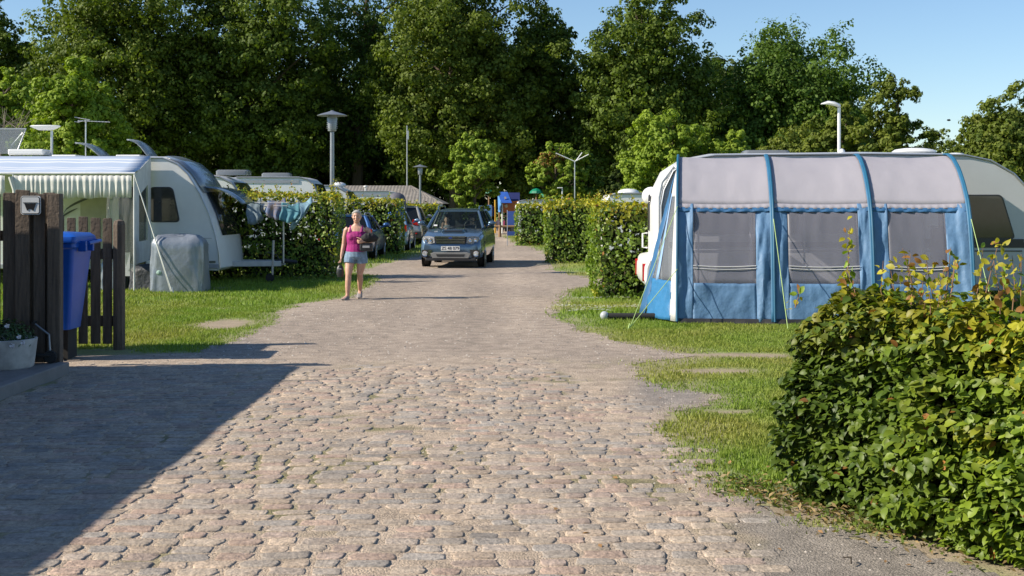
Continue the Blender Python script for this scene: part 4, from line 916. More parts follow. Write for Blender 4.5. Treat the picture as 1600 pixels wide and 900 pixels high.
# roof fittings
def rr(px, py, Y=22.1):
    x, y, z = at(px, py, Y); x -= R0[0]; y -= R0[1]; a = R(2); return (x * math.cos(a) - y * math.sin(a), x * math.sin(a) + y * math.cos(a), z)
q = rr(1195, 239); obj('roof_vent', MB().rings([[(q[0] + p[0] * s_, q[1] + p[1] * s_, z) for p in rrect(.80, .55, .08, 4)] for s_, z in ((1, 2.60), (1, 2.69), (.93, 2.725), (.3, 2.735))]), glass('vent_grey', (.7, .7, .7), .7, .15, (.22, .24, .26)), rc, smooth=True)
q = rr(1428, 238); obj('satellite_dome', MB().rings([[(q[0] + .39 * s_ * math.cos(k * math.pi / 12), q[1] + .30 * s_ * math.sin(k * math.pi / 12), z) for k in range(24)] for s_, z in ((.62, 2.64), (.95, 2.685), (1, 2.705), (.85, 2.745), (.45, 2.77), (.1, 2.775))]), cw, rc, smooth=True)
obj('dome_feet', MB().box((q[0] - .2, q[1], 2.63), (.04, .3, .10)).box((q[0] + .22, q[1], 2.63), (.04, .3, .10)), alu, rc)
q = rr(1493, 246); obj('roof_pod', MB().lathe([(.15, 2.58), (.15, 2.655), (.13, 2.68), (.02, 2.69)], (q[0], q[1], 0), 20), cw, rc, smooth=True)
q = rr(1311, 242); t_ = rr(1310, 168); obj('antenna_mast', MB().tube([(q[0], q[1], 2.58), (q[0], q[1], t_[2])], .028, 10), cw, rc)
obj('antenna_base', MB().lathe([(.055, 2.6), (.055, 2.72), (.03, 2.76)], (q[0] + .05, q[1], 0), 12), cw, rc, smooth=True)
obj('antenna_head', MB().rings([[(t_[0] + .03 - .33 * a_ , t_[1] + y * w_, t_[2] + .015 + z * h_ + .06 * math.sin(a_ * 2.2)) for y, z in ((-.5, 0), (-.35, .5), (0, .8), (.35, .5), (.5, 0), (0, -.3))] for a_, w_, h_ in ((0, .12, .06), (.3, .24, .07), (.65, .24, .06), (1, .10, .02))]), cw, rc, smooth=True)

# the awning
T0 = (2.79, 20.93); ty = R(-5)
tn = thing('awning_tent', 'blue and pale grey awning with arched blue poles and dark mesh windows', 'awning', (T0[0], T0[1], 0), ty)
TP = [(0, 2.57), (.40, 2.555), (.80, 2.47), (1.20, 2.30), (1.52, 2.08), (1.76, 1.86), (1.90, 1.66), (2.02, 1.35), (2.12, 1.0), (2.20, .6), (2.27, .25), (2.31, .03)]
TL = [0]
for i in range(1, len(TP)): TL.append(TL[-1] + math.dist(TP[i], TP[i - 1]))
def tprof(w):
    l = w * TL[-1]
    for i in range(1, len(TP)):
        if l <= TL[i] + 1e-9: a = (l - TL[i - 1]) / (TL[i] - TL[i - 1]); return (TP[i - 1][0] * (1 - a) + TP[i][0] * a, TP[i - 1][1] * (1 - a) + TP[i][1] * a)
    return TP[-1]
def wz(z):   # parameter where the profile reaches height z
    lo, hi = 0, 1
    for _ in range(40):
        m_ = (lo + hi) / 2
        if tprof(m_)[1] > z: lo = m_
        else: hi = m_
    return lo
ARC = [0, 1.44, 2.90, 4.34]
SK = .055        # the awning leans towards its left end as it comes forward
def TPT(u, w, off=0.0, wr=0.0):
    v, z = tprof(w); v2, z2 = tprof(min(1, w + .02)); v1, z1 = tprof(max(0, w - .02)); l = math.hypot(v2 - v1, z2 - z1); nv, nz = -(z2 - z1) / l, (v2 - v1) / l
    f = 0
    for a, b_ in zip(ARC[:-1], ARC[1:]):
        if a <= u <= b_: f = math.sin((u - a) / (b_ - a) * math.pi)
    s_ = -.03 * f + off + (wr * (float(fbm(u * 3.2, w * 7, 4)) - .5) + wr * .8 * (float(fbm(u * 9 + w * 3, w * 5, 14)) - .5)) * min(1, f * 3)
    return (u - SK * v, -(v + nv * s_), z + nz * s_)
def panel(name, u0, u1, w0, w1, m, off=0, nu=18, nw=14, wr=.03, solid=.004, parent=tn):
    G = [[TPT(u0 + (u1 - u0) * i / nu, w0 + (w1 - w0) * j / nw, off, wr) for j in range(nw + 1)] for i in range(nu + 1)]
    return obj(name, MB().grid(G), m, parent, smooth=True, solid=solid)
tgrey = mat('awning_grey', (.49, .475, .52), .75, bump=.3, bscale=5, bdist=.02, var=.02, vscale=2)
_n = tgrey.node_tree; _b = _n.nodes['Principled BSDF']; _t = _n.nodes.new('ShaderNodeBsdfTranslucent'); _t.inputs[0].default_value = (.66, .62, .63, 1); _x = _n.nodes.new('ShaderNodeMixShader'); _x.inputs[0].default_value = .35
_n.links.new(_b.outputs[0], _x.inputs[1]); _n.links.new(_t.outputs[0], _x.inputs[2]); _n.links.new(_x.outputs[0], _n.nodes['Material Output'].inputs[0])
tblue = mat('awning_blue', (.10, .205, .35), .6, bump=.5, bscale=8, bdist=.03, var=.12, vscale=3)
tdblue = mat('awning_dark_blue', (.03, .12, .26), .6, bump=.5, bscale=8, bdist=.03, var=.12)
tteal = mat('awning_piping', (.012, .11, .20), .5, var=.1)
twhite = mat('awning_white', (.60, .60, .60), .7, bump=.3, bscale=8, bdist=.02)
mesh_g = glass('window_mesh', (.80, .80, .84), .26, .4, (.40, .40, .46))
clr2 = glass('awning_vinyl', (.75, .78, .82), .30, .18, (.35, .37, .40))
wr_ = wz(1.79); wt = wz(1.735); wb = wz(.60)
for i in range(3):
    u0, u1 = ARC[i], ARC[i + 1]
    panel('roof_panel', u0, u1, 0, wr_, tgrey, .004, nu=22, nw=22, wr=.018)
    G = [[TPT(u0 + (u1 - u0) * k / 40, wr_ + (wz(1.72) - wr_) * b_, .010 + .012 * b_ * math.sin(k * 1.9), 0) for b_ in (0, .5, 1)] for k in range(41)]
    obj('valance', MB().grid(G), tgrey, tn, smooth=True, solid=.004)
    G = [[TPT(u0 + (u1 - u0) * k / 40, wz(1.735) + (wz(1.67) - wz(1.735)) * b_, .006 + .02 * math.sin(k * 1.1 + b_ * 3) * b_, 0) for b_ in (0, .5, 1)] for k in range(41)]
    obj('rolled_blind', MB().grid(G), tdblue, tn, smooth=True, solid=.012)
    ml, mr = [(.24, .26), (.22, .20), (.24, .36)][i]
    panel('mesh_window', u0 + ml, u1 - mr, wt, wb, mesh_g, -.004, wr=.02, solid=.002)
    panel('wall_panel', u0, u0 + ml, wr_, 1, tblue, 0, nu=14, nw=24, wr=.11); panel('wall_panel', u1 - mr, u1, wr_, 1, tblue, 0, nu=14, nw=24, wr=.12)
    panel('wall_panel', u0 + ml, u1 - mr, wb, 1, tblue, 0, nu=24, nw=12, wr=.07)
    G = [[TPT(u0 + ml + (u1 - u0 - ml - mr) * k / 12, wz(.92), .012 - .0 * k, 0)] for k in range(13)]
    for dz in (.0, .03): obj('tension_strap', MB().tube([TPT(u0 + ml + (u1 - u0 - ml - mr) * k / 12, wz(.86 - dz * 1.3 - .015 * math.sin(k / 12 * 3.14)), .012, 0) for k in range(13)], .007, 5), twhite, tn)
    obj('ground_flap', MB().grid([[TPT(u0 + (u1 - u0) * k / 10, 1.0, .012 * j * (1 + .4 * math.sin(k * 2)), 0)[:2] + (.075 - .07 * (j / 3),) for j in range(4)] for k in range(11)]), mat('mud_flap', (.025, .024, .024), .6), tn, solid=.008)
for i, u in enumerate(ARC):
    P = [TPT(u, w, .030, 0) for w in np.linspace(0.0, 1, 30)]
    obj('arch', MB().tube(P, .020, 8), tteal, tn, smooth=True)
    if i: panel('arch_sleeve', u - .05, u - .0, .02, 1, mat('sleeve_blue', (.03, .14, .26), .6), .035, nu=2, nw=24, wr=0)
# wall poles seen through the mesh
for u in (.32, 1.16, 2.02, 3.9): obj('inner_pole', MB().tube([(u - .02, -.55 - .0 * u, .02), (u - .02, -.55, 2.3)], .016, 8), alu, tn)
# left end: white edged arch, clear pane, bulging blue flap
def endpt(a, z, off=0):
    lo = wz(z); V_ = tprof(lo)[0]; bl_ = .62 * max(0, 1 - z / 2.40) ** .9
    return (-SK * V_ * a - bl_ * math.sin(min(1, (1 - a) * 1.55) * math.pi * .5) - off, -V_ * a, z)
def endpanel(name, a0, a1, z0, z1, m, zs=12, as_=8, tri=None, wr=.02, off=0, solid=.004):
    G = []
    for i in range(zs + 1):
        z = z0 + (z1 - z0) * i / zs; t = i / zs
        A0 = a0(t) if callable(a0) else a0; A1 = a1(t) if callable(a1) else a1
        G.append([(lambda p: (p[0] + wr * math.sin(j * 2.1 + i * .9), p[1], p[2]))(endpt(A0 + (A1 - A0) * j / as_, z, off)) for j in range(as_ + 1)])
    return obj(name, MB().grid(G), m, tn, smooth=True, solid=solid)
endpanel('end_flap', .10, lambda t: .60 + .06 * t, .03, 2.28, tdblue, zs=16, wr=.012)
endpanel('end_pane', lambda t: .60 + .12 * t, .94, .62, 1.9, clr2, wr=.006)
endpanel('end_skirt', .60, .94, .03, .62, mat('awning_mid_blue', (.03, .17, .36), .5, bump=.6, bscale=7, bdist=.03), wr=.02)
endpanel('end_edge', .93, 1.0, .03, 2.0, twhite, as_=3, wr=.0, off=.008)
endpanel('end_edge', lambda t: .74 - .1 * t, lambda t: 1.0, 1.9, 2.45, twhite, as_=4, wr=.0, off=.006)
endpanel('end_trim', lambda t: .69 + .04 * t, lambda t: .74 + .03 * t, .60, 1.95, mat('awning_light_blue', (.25, .40, .62), .6), as_=2, wr=.0, off=.010)
# right end wall
G = [[(ARC[3] - SK * tprof(wz(z))[0] * a, -tprof(wz(z))[0] * a, z) for a in np.linspace(0, 1, 6)] for z in np.linspace(.03, 2.5, 10)]
obj('end_wall', MB().grid(G), tgrey, tn, smooth=True, solid=.004)
# guy lines
glm = mat('lime_cord', (.40, .56, .20), .6, var=.05)
def toT(X, Y, Z):
    d = Vector((X - T0[0], Y - T0[1], 0)); a = -ty; return (d.x * math.cos(a) - d.y * math.sin(a), d.x * math.sin(a) + d.y * math.cos(a), Z)
pg1 = gp(984, 514)
for w in (.55, .80):
    p = TPT(0, w, .06, 0); obj('guy_rope', MB().tube([p, toT(pg1[0], pg1[1], .02)], .0055, 5), glm, tn)
for u, px, py in ((ARC[1], 1231, 505), (ARC[3], 1559, 470)):
    p = TPT(u, .60, .06, 0); X_, Y_ = (px - 800) / 1950 * 17.7, 17.7; obj('guy_rope', MB().tube([p, toT(X_, Y_, .02)], .0055, 5), glm, tn)
obj('peg', MB().tube([toT(pg1[0], pg1[1], .08), toT(pg1[0] - .03, pg1[1], -.04)], .012, 6), glm, tn)
# door panel standing by the caravan right of the awning
fd_ = thing('folding_step_frame', 'dark frame standing against the caravan right of the awning', 'frame', (6.95, 20.2, 0))
obj('panel', MB().box((0, 0, .75), (.34, .05, 1.3)), mat('dark_panel', (.03, .035, .04), .5), fd_); obj('frame', MB().tube([(.20, -.03, 0), (.20, -.03, 1.42), (-.22, -.03, 1.42)], .015, 6), cdk, fd_)
# roller mat with white ends lying on the lawn
gm_ = thing('ground_mat_roll', 'narrow black rolled mat with clear ends lying on the grass left of the awning', 'mat', (gp(995, 499)[0], gp(995, 499)[1], 0))
obj('roll', MB().tube([(-.46, 0, .05), (.46, 0, .05)], .05, 12), mat('black_mat', (.022, .022, .022), .85), gm_)
for sx in (-.5, .5): obj('end_wrap', MB().sphere((sx, 0, .06), .07, 10, 7), mat('clear_wrap', (.45, .48, .50), .2), gm_, smooth=True)
# ================================================================== cars (front towards -y), origin on the ground under the front bumper
def paint(name, c, metal=.35, rough=.28): return mat(name, c, rough, metal, var=.05, coat=.8)
chrome = mat('chrome', (.65, .66, .67), .15, 1.0, var=.03)
plastic = mat('black_plastic', (.022, .023, .025), .55, var=.15)
tyre = mat('tyre', (.022, .022, .022), .85, bump=.4, bscale=60); rimm = mat('alloy', (.42, .43, .44), .3, .9)
platem = mat('plate_white', (.72, .72, .70), .4, var=.04)
lens = mat('lamp_lens', (.70, .72, .74), .08, .5, var=.2, vscale=14, coat=1.0)
cglass = glass('car_glass', (.86, .92, .90), .13, .02, (.02, .025, .03)); dglass = glass('dark_car_glass', (.16, .18, .18), .55, .02, (.015, .018, .02))
def carsec(y, zb, zt, w, n=0):
    h = zt - zb
    half = [(0, zb), (.80 * w, zb), (.95 * w, zb + .05), (w, zb + .28 * h), (.995 * w, zb + .58 * h), (.965 * w, zb + .86 * h), (.88 * w, zt - .004), (.5 * w, zt + .018), (0, zt + .025)]
    return [(x, y, z) for x, z in half] + [(-x, y, z) for x, z in half[-2:0:-1]]
def text(name, s, size, m, parent, loc, rot=(R(90), 0, 0), ext=.002):
    c = bpy.data.curves.new(name, 'FONT'); c.body = s; c.size = size; c.align_x = 'CENTER'; c.align_y = 'CENTER'; c.extrude = ext; c.materials.append(m)
    tmp = bpy.data.objects.new('tmp', c); COL.objects.link(tmp); bpy.context.view_layer.update(); me = bpy.data.meshes.new_from_object(tmp.evaluated_get(bpy.context.evaluated_depsgraph_get()))
    bpy.data.objects.remove(tmp); o = bpy.data.objects.new(name, me); COL.objects.link(o); o.parent = parent; o.location = loc; o.rotation_euler = rot; return o
def make_car(name, label, cat, loc, rz, p, gl, secs, gh, track, wheels, wr=.33, group=None, rear_up=False):
    """gh = windscreen base y,z / top y,z / rear top y,z / rear base y,z, half widths base, top, roof height"""
    t = thing(name, label, cat, loc, rz, group)
    obj('body', MB().rings([carsec(*s) for s in secs]), p, t, smooth=True, bevel=.01)
    (by, bz), (ty_, tz), (ry, rz_), (qy, qz), wb_, wt_, rh = gh
    def tw(y):  # half width at roof level narrows slightly front and rear
        return wt_
    # roof
    rs = []
    for y, dz, sw in ((ty_ - .02, -.01, .97), (ty_ + .25, rh * .6, 1), ((ty_ + ry) / 2, rh, 1.01), (ry - .25, rh * .7, 1), (ry + .04, -.01, .97)):
        z = tz + (rz_ - tz) * (y - ty_) / (ry - ty_); w = wt_ * sw
        rs.append([(-w, y, z - .02), (-w * .97, y, z + dz * .5 + .015), (-w * .7, y, z + dz * .9 + .03), (0, y, z + dz + .035), (w * .7, y, z + dz * .9 + .03), (w * .97, y, z + dz * .5 + .015), (w, y, z - .02), (0, y, z - .015)])
    obj('roof', MB().rings(rs), p, t, smooth=True)
    for sx in (-1, 1):
        obj('pillar', MB().tube([(sx * wb_, by, bz - .03), (sx * (wb_ * .45 + wt_ * .55), (by + ty_) / 2 + .01, (bz + tz) / 2 + .01), (sx * (wt_ - .01), ty_, tz)], [.045, .04, .035], 8), p, t, smooth=True)
        obj('pillar', MB().tube([(sx * (wb_ + .0), qy - .06, qz - .04), (sx * (wb_ * .5 + wt_ * .5 + .01), (qy + ry) / 2, (qz + rz_) / 2), (sx * (wt_ - .01), ry, rz_)], [.07, .065, .05], 8), p, t, smooth=True)
        for f in (.36, .68):
            yb = by + (qy - by) * f; yt = ty_ + (ry - ty_) * max(0, (f - .12)) * 1.1
            obj('pillar', MB().tube([(sx * (wb_ + .005), yb, bz - .03), (sx * (wt_ + .0), yt, tz)], .035, 6), plastic, t)
    def q(a, b, c, d): return MB().add([a, b, c, d], [(0, 1, 2, 3)])
    obj('windscreen', q((-wb_, by, bz), (wb_, by, bz), (wt_ - .02, ty_, tz), (-wt_ + .02, ty_, tz)), gl, t, solid=.006)
    obj('rear_window', q((wb_ * .93, qy, qz), (-wb_ * .93, qy, qz), (-wt_ + .04, ry, rz_), (wt_ - .04, ry, rz_)), dglass if gl is dglass else gl, t, solid=.006)
    for sx in (-1, 1):
        obj('side_window', q((sx * (wb_ + .01), by + .05, bz - .02), (sx * (wb_ + .01), qy - .12, qz - .02), (sx * (wt_ + .005), ry, rz_ - .01), (sx * (wt_ + .005), ty_, tz - .01)), gl, t, solid=.006)
    for sx in (-1, 1):
        for wy in wheels:
            x = sx * track; w = obj('wheel', MB().lathe([(.04, -.10), (wr - .06, -.10), (wr, -.07), (wr, .07), (wr - .06, .10), (.04, .10)], (x, wy, wr), 28, 'x'), tyre, t, smooth=True)
            rm = MB().lathe([(.02, sx * .085), (.16, sx * .09), (wr * .68, sx * .104), (wr * .70, sx * .09)], (x, wy, wr), 24, 'x')
            for k in range(5):
                a = 2 * math.pi * k / 5; rm.tube([(x + sx * .104, wy, wr), (x + sx * .108, wy + math.cos(a) * wr * .62, wr + math.sin(a) * wr * .62)], .025, 6)
            obj('rim', rm, rimm, w)
            aw = track + .115
            ar_ = MB(); P = [(sx * aw, wy + math.cos(R(a)) * (wr + .075), max(.2, wr + math.sin(R(a)) * (wr + .06))) for a in range(-20, 201, 20)]
            G = [[(sx * (aw + .006), wy, wr)] * 1 + [(sx * (aw + .006), y_, z_)] for (_, y_, z_) in P]
            ar_.lathe([(.02, sx * (aw - track)), (wr + .055, sx * (aw - track))], (sx * track, wy, wr + .01), 28, 'x', cap=False)
            obj('wheel_arch', ar_, plastic, t)
    L = secs[-1][0]
    for sx in (-1, 1):
        mirror = MB().sphere((sx * (secs[4][3] + .13), by + .30, bz + .12), .10, 12, 8, (1.15, .7, .75)); mirror.tube([(sx * (secs[4][3] - .03), by + .33, bz + .03), (sx * (secs[4][3] + .08), by + .31, bz + .08)], .03, 6)
        obj('mirror', mirror, p, t, smooth=True)
    return t
suvp = paint('suv_blue_green', (.095, .155, .225), .5, .22)
suv_secs = [(0, .36, .60, .60), (.03, .27, .70, .76), (.12, .24, .835, .84), (.32, .23, .90, .875), (.75, .23, .97, .89), (1.12, .23, 1.05, .89), (1.6, .23, 1.06, .89), (3.6, .23, 1.08, .89), (4.25, .25, 1.06, .885), (4.45, .30, .95, .86), (4.54, .38, .75, .80)]
SUV = (-1.70, 34.55, 0)
sv = make_car('suv', 'blue grey estate SUV driving towards the viewer on the gravel road with its headlamp glinting', 'car', SUV, R(-4.0), suvp, cglass, suv_secs, ((1.16, 1.10), (1.86, 1.56), (4.0, 1.58), (4.40, 1.08), .80, .61, .05), .77, (.88, 3.5), wr=.335)
F_ = -.006
# face of the car
gr = obj('grille', MB().prism([(-.45, .865), (.45, .865), (.41, .68), (-.41, .68)], -.035, .10), plastic, sv)
for z in (.70, .745, .79, .835): obj('grille_bar', MB().box((0, -.042, z), (.80, .02, .014)), chrome, gr)
em = obj('badge', MB().prism([(.062 * math.cos(k * math.pi / 10), .835 + .032 * math.sin(k * math.pi / 10)) for k in range(20)], -.060, -.04), chrome, gr)
e2 = MB(); e2.prism([(.054 * math.cos(k * math.pi / 10), .835 + .026 * math.sin(k * math.pi / 10)) for k in range(20)], -.064, -.059); obj('badge_field', e2, mat('badge_blue', (.02, .05, .30), .25), em)
e3 = MB()
for x, z, r in ((-.026, .842, .010), (-.006, .846, .005), (.012, .844, .005), (.03, .840, .005), (0, .828, .005), (.022, .828, .005)): e3.prism([(x + r * (1 if k % 2 else .4) * math.cos(k * math.pi / 4), z + r * (1 if k % 2 else .4) * math.sin(k * math.pi / 4)) for k in range(8)], -.067, -.063)
obj('badge_stars', e3, chrome, em)
obj('chrome_bar', MB().box((0, -.045, .872), (.86, .03, .022)), chrome, sv)
for sx in (-1, 1):
    hl = MB(); pts = [(.44, .70), (.46, .86), (.62, .885), (.78, .865), (.80, .80), (.74, .70), (.58, .665)]
    G = [[(sx * x, -.03 + max(0, x - .45) ** 1.5 * .62 + dy, z) for x, z in pts] for dy in (0, .10)]
    hl.rings(G); h_ = obj('headlight', hl, lens, sv, smooth=True)
    for x in (.55, .69): obj('reflector', MB().lathe([(.005, -.02), (.045, -.028), (.055, -.02), (.055, .0)], (sx * x, -.022 + (x - .45) ** 1.5 * .62, .775), 14, 'y'), chrome, h_)
lb = MB(); lb.prism([(-.56, .40), (-.50, .27), (.50, .27), (.56, .40), (.46, .44), (-.46, .44)], -.045, .10); obj('lower_bumper', lb, mat('bumper_grey', (.26, .26, .25), .4, .3), sv, bevel=.01)
obj('air_intake', MB().prism([(-.40, .385), (.40, .385), (.37, .315), (-.37, .315)], -.052, .02), plastic, sv)
for sx in (-1, 1): obj('bonnet_seam', MB().tube([(sx * .80, .10, .885), (sx * .83, .40, .925), (sx * .845, .80, .99), (sx * .82, 1.12, 1.07)], .006, 5), plastic, sv)
obj('under_tray', MB().box((0, .08, .235), (1.40, .22, .07)), plastic, sv, bevel=.015)
for sx in (-1, 1):
    fb = obj('fog_surround', MB().prism([(sx * .53, .51), (sx * .80, .50), (sx * .82, .30), (sx * .60, .27)], -.012, .12), plastic, sv)
    obj('fog_lamp', MB().lathe([(.005, -.035), (.05, -.038), (.068, -.03), (.068, 0)], (sx * .71, -.01, .40), 18, 'y'), lens, fb); obj('fog_ring', MB().lathe([(.066, -.03), (.080, -.034), (.080, 0), (.066, 0)], (sx * .71, -.012, .40), 18, 'y'), chrome, fb)
for z in (.36, .40, .44, .475): obj('vent_bar', MB().box((-.565, -.02, z), (.10, .02, .016)), chrome, sv)
npl = obj('number_plate', MB().prism([(p[0], p[1] + .545) for p in rrect(.52, .125, .015)], -.062, -.045), platem, sv)
text('plate_text', 'ZS 48 079', .118, blk, npl, (0, -.064, .545))
sc0 = obj('bonnet_scoop', MB().rings([[(-.34, .62, .965), (-.30, .60, 1.045), (.30, .60, 1.045), (.34, .62, .965)], [(-.36, .80, .99), (-.30, .80, 1.065), (.30, .80, 1.065), (.36, .80, .99)], [(-.3, 1.08, 1.05), (-.28, 1.08, 1.075), (.28, 1.08, 1.075), (.3, 1.08, 1.05)]]), suvp, sv, smooth=True, bevel=.012)
obj('scoop_mouth', MB().box((0, .60, 1.012), (.50, .02, .036)), plastic, sc0)
for sx in (-1, 1):
    obj('roof_rail', MB().tube([(sx * .60, 1.95, 1.60), (sx * .60, 2.10, 1.70), (sx * .60, 3.5, 1.71), (sx * .60, 3.75, 1.62)], .022, 8), suvp, sv, smooth=True)
    obj('wiper', MB().tube([(sx * .1 - .2, 1.12, 1.10), (sx * .1 + .35, 1.22, 1.18)], .008, 5), plastic, sv)
obj('number_sticker', MB().box((-.58, 1.22, 1.16), (.10, .004, .05), rx=R(-35)), platem, sv)
sg_ = obj('dashboard', MB().box((0, 1.45, 1.03), (1.5, .5, .08)), plastic, sv)
obj('steering_wheel', MB().tube([(.36 + .17 * math.cos(k * math.pi / 8), 1.85 + .04 * math.sin(k * math.pi / 8), 1.13 + .16 * math.sin(k * math.pi / 8)) for k in range(17)], .014, 6, cap=False), plastic, sv)
seat = mat('seat_cloth', (.06, .065, .07), .9)
for sx in (-.37, .37):
    s_ = obj('seat', MB().box((sx, 2.35, 1.10), (.46, .14, .42)), seat, sv, bevel=.04); obj('headrest', MB().box((sx, 2.38, 1.39), (.26, .09, .16)), seat, s_, bevel=.03)
obj('rear_seat', MB().box((0, 3.2, 1.12), (1.2, .14, .3)), seat, sv, bevel=.04)

# parked cars
def tail(t, sx, pts, y, m=redl, name='tail_light'): obj(name, MB().prism([(sx * x, z) for x, z in pts], y, y + .10), m, t)
navy = paint('estate_blue', (.03, .10, .27), .4)
es_secs = [(0, .36, .60, .60), (.05, .25, .68, .78), (.4, .2, .80, .85), (1.0, .2, .90, .87), (1.5, .2, .93, .875), (2.5, .2, .95, .88), (3.6, .2, .96, .875), (4.2, .22, .97, .86), (4.42, .28, .95, .82), (4.48, .36, .60, .78)]
gh_e = ((1.35, .95), (2.05, 1.36), (4.0, 1.38), (4.36, .97), .76, .58, .04)
c1 = make_car('estate_car', 'dark blue estate car with red tail lamps parked behind the walking woman', 'car', (-5.22, 43.5, 0), R(180), navy, dglass, es_secs, gh_e, .76, (.9, 3.55), wr=.315, group='cars parked beside the left hedges')
for sx in (-1, 1): tail(c1, sx, [(.62, .62), (.60, 1.02), (.72, 1.04), (.84, .96), (.85, .62)], 4.40)
obj('rear_bumper', MB().prism([(-.83, .30), (.83, .30), (.84, .58), (-.84, .58)], 4.42, 4.52), mat('dark_red_reflecting', (.05, .02, .02), .3, coat=.4), c1, bevel=.02)
obj('number_plate', MB().box((0, 4.53, .72), (.50, .012, .11)), platem, c1)
for sx in (-1, 1): obj('roof_rail', MB().tube([(sx * .53, 2.2, 1.40), (sx * .53, 2.35, 1.47), (sx * .53, 3.7, 1.48), (sx * .53, 3.9, 1.41)], .018, 6), alu, c1)
sky_p = paint('compact_light_blue', (.20, .33, .46), .3)
cs_secs = [(0, .36, .60, .55), (.05, .25, .70, .74), (.35, .2, .84, .82), (.9, .2, .95, .84), (1.2, .2, .98, .85), (2.2, .2, 1.0, .85), (3.1, .2, 1.0, .84), (3.55, .22, .98, .82), (3.72, .28, .92, .78), (3.78, .36, .60, .72)]
c2 = make_car('small_car', 'small pale blue hatchback half hidden behind the hedge end', 'car', (-4.68, 49.9, 0), R(180), sky_p, dglass, cs_secs, ((.95, 1.0), (1.6, 1.44), (3.2, 1.44), (3.66, 1.0), .74, .58, .04), .74, (.75, 3.1), wr=.30, group='cars parked beside the left hedges')
for sx in (-1, 1): tail(c2, sx, [(.60, .75), (.58, 1.02), (.68, 1.04), (.78, .98), (.79, .75)], 3.70)
obj('number_plate', MB().box((0, 3.80, .62), (.50, .012, .11)), platem, c2)
svp = paint('suv_silver', (.34, .35, .35), .5)
c3 = make_car('parked_suv', 'tall silver SUV with large red tail lamps parked behind the small blue car', 'car', (-4.70, 57.2, 0), R(180), svp, dglass, [(a, b_, c_ * 1.0, d) for a, b_, c_, d in suv_secs], ((1.16, 1.10), (1.86, 1.58), (4.0, 1.62), (4.42, 1.10), .82, .66, .06), .78, (.9, 3.55), wr=.35, group='cars parked beside the left hedges')
for sx in (-1, 1): tail(c3, sx, [(.46, .92), (.50, 1.10), (.74, 1.14), (.87, 1.06), (.88, .90), (.70, .86)], 4.44)
obj('rear_bumper', MB().prism([(-.87, .32), (.87, .32), (.88, .60), (-.88, .60)], 4.46, 4.62), plastic, c3, bevel=.02)
for sx in (-.55, .55): obj('reflector', MB().box((sx, 4.63, .52), (.3, .012, .05)), redl, c3)
obj('number_plate', MB().box((0, 4.56, .80), (.50, .012, .11)), platem, c3)
# blue cloth hanging over the estate car's far side
wbk = thing('blue_windbreak', 'bright blue cloth windbreak standing behind the dark blue parked car', 'windbreak', (-4.25, 46.5, 0))
G = [[(-.38 + .62 * a, .06 * math.sin(a * 9 + j), (1.62 + .06 * a) - (.62 + .75 * a ** 2) * j / 6) for j in range(7)] for a in np.linspace(0, 1, 9)]
obj('cloth', MB().grid(G), mat('bright_blue_cloth', (.03, .14, .48), .7), wbk, smooth=True, solid=.006)
for x in (-.38, .24): obj('pole', MB().tube([(x, 0, 0), (x, 0, 1.72)], .014, 6), alu, wbk)
# ================================================================== people
skin = mat('skin', (.56, .32, .23), .5, var=.12, vscale=14, bump=.1, bscale=60)
hairg = mat('hair_grey', (.42, .40, .37), .7, bump=.8, bscale=120, bdist=.01, var=.3, vscale=60)
def ell(c, rx, ry, n=18, tilt=0, fwd=0):
    return [(c[0] + rx * math.cos(2 * math.pi * k / n), c[1] + ry * math.sin(2 * math.pi * k / n), c[2] + tilt * rx * math.cos(2 * math.pi * k / n) + fwd * ry * math.sin(2 * math.pi * k / n)) for k in range(n)]
def remesh(o, vox, smooth=3):
    r = o.modifiers.new('r', 'REMESH'); r.mode = 'VOXEL'; r.voxel_size = vox; r.use_smooth_shade = True
    s = o.modifiers.new('s', 'SMOOTH'); s.factor = .5; s.iterations = smooth; return o
def limb(m, pts, rad, n=14):
    m.tube(pts, rad, n); return m
def hand(m, w, d, side, curl=.5, s=1.0):
    """palm and five fingers from wrist w along unit direction d; side = vector across the palm towards the thumb"""
    w = Vector(w); d = Vector(d).normalized(); sd = Vector(side).normalized(); nrm = d.cross(sd).normalized()
    pc = w + d * .045 * s; ring = []
    for t_, a, b_ in ((0, .026, .020), (.03, .036, .016), (.065, .040, .014), (.088, .037, .011)):
        c = w + d * t_ * s; ring.append([c + sd * a * s * math.cos(2 * math.pi * k / 12) + nrm * b_ * s * math.sin(2 * math.pi * k / 12) for k in range(12)])
    m.rings(ring)
    for i, (o_, l) in enumerate(((.029, .070), (.010, .080), (-.010, .074), (-.029, .058))):
        b0 = w + d * .075 * s + sd * o_ * s; b1 = b0 + (d * (1 - curl * .2) + nrm * curl * .5) * l * .45 * s; b2 = b1 + (d * (1 - curl) + nrm * curl) * l * .33 * s; b3 = b2 + (d * (1 - curl * 1.5) + nrm * curl * 1.2) * l * .27 * s
        m.tube([b0, b1, b2, b3], [.0095 * s, .009 * s, .0082 * s, .0065 * s], 8)
    b0 = w + d * .02 * s + sd * .024 * s; m.tube([b0, b0 + (sd * .8 + d * .6) * .034 * s, b0 + (sd * .75 + d * 1.1 + nrm * .4) * .052 * s, b0 + (sd * .7 + d * 1.5 + nrm * .8) * .066 * s], [.013 * s, .0105 * s, .0095 * s, .007 * s], 8)
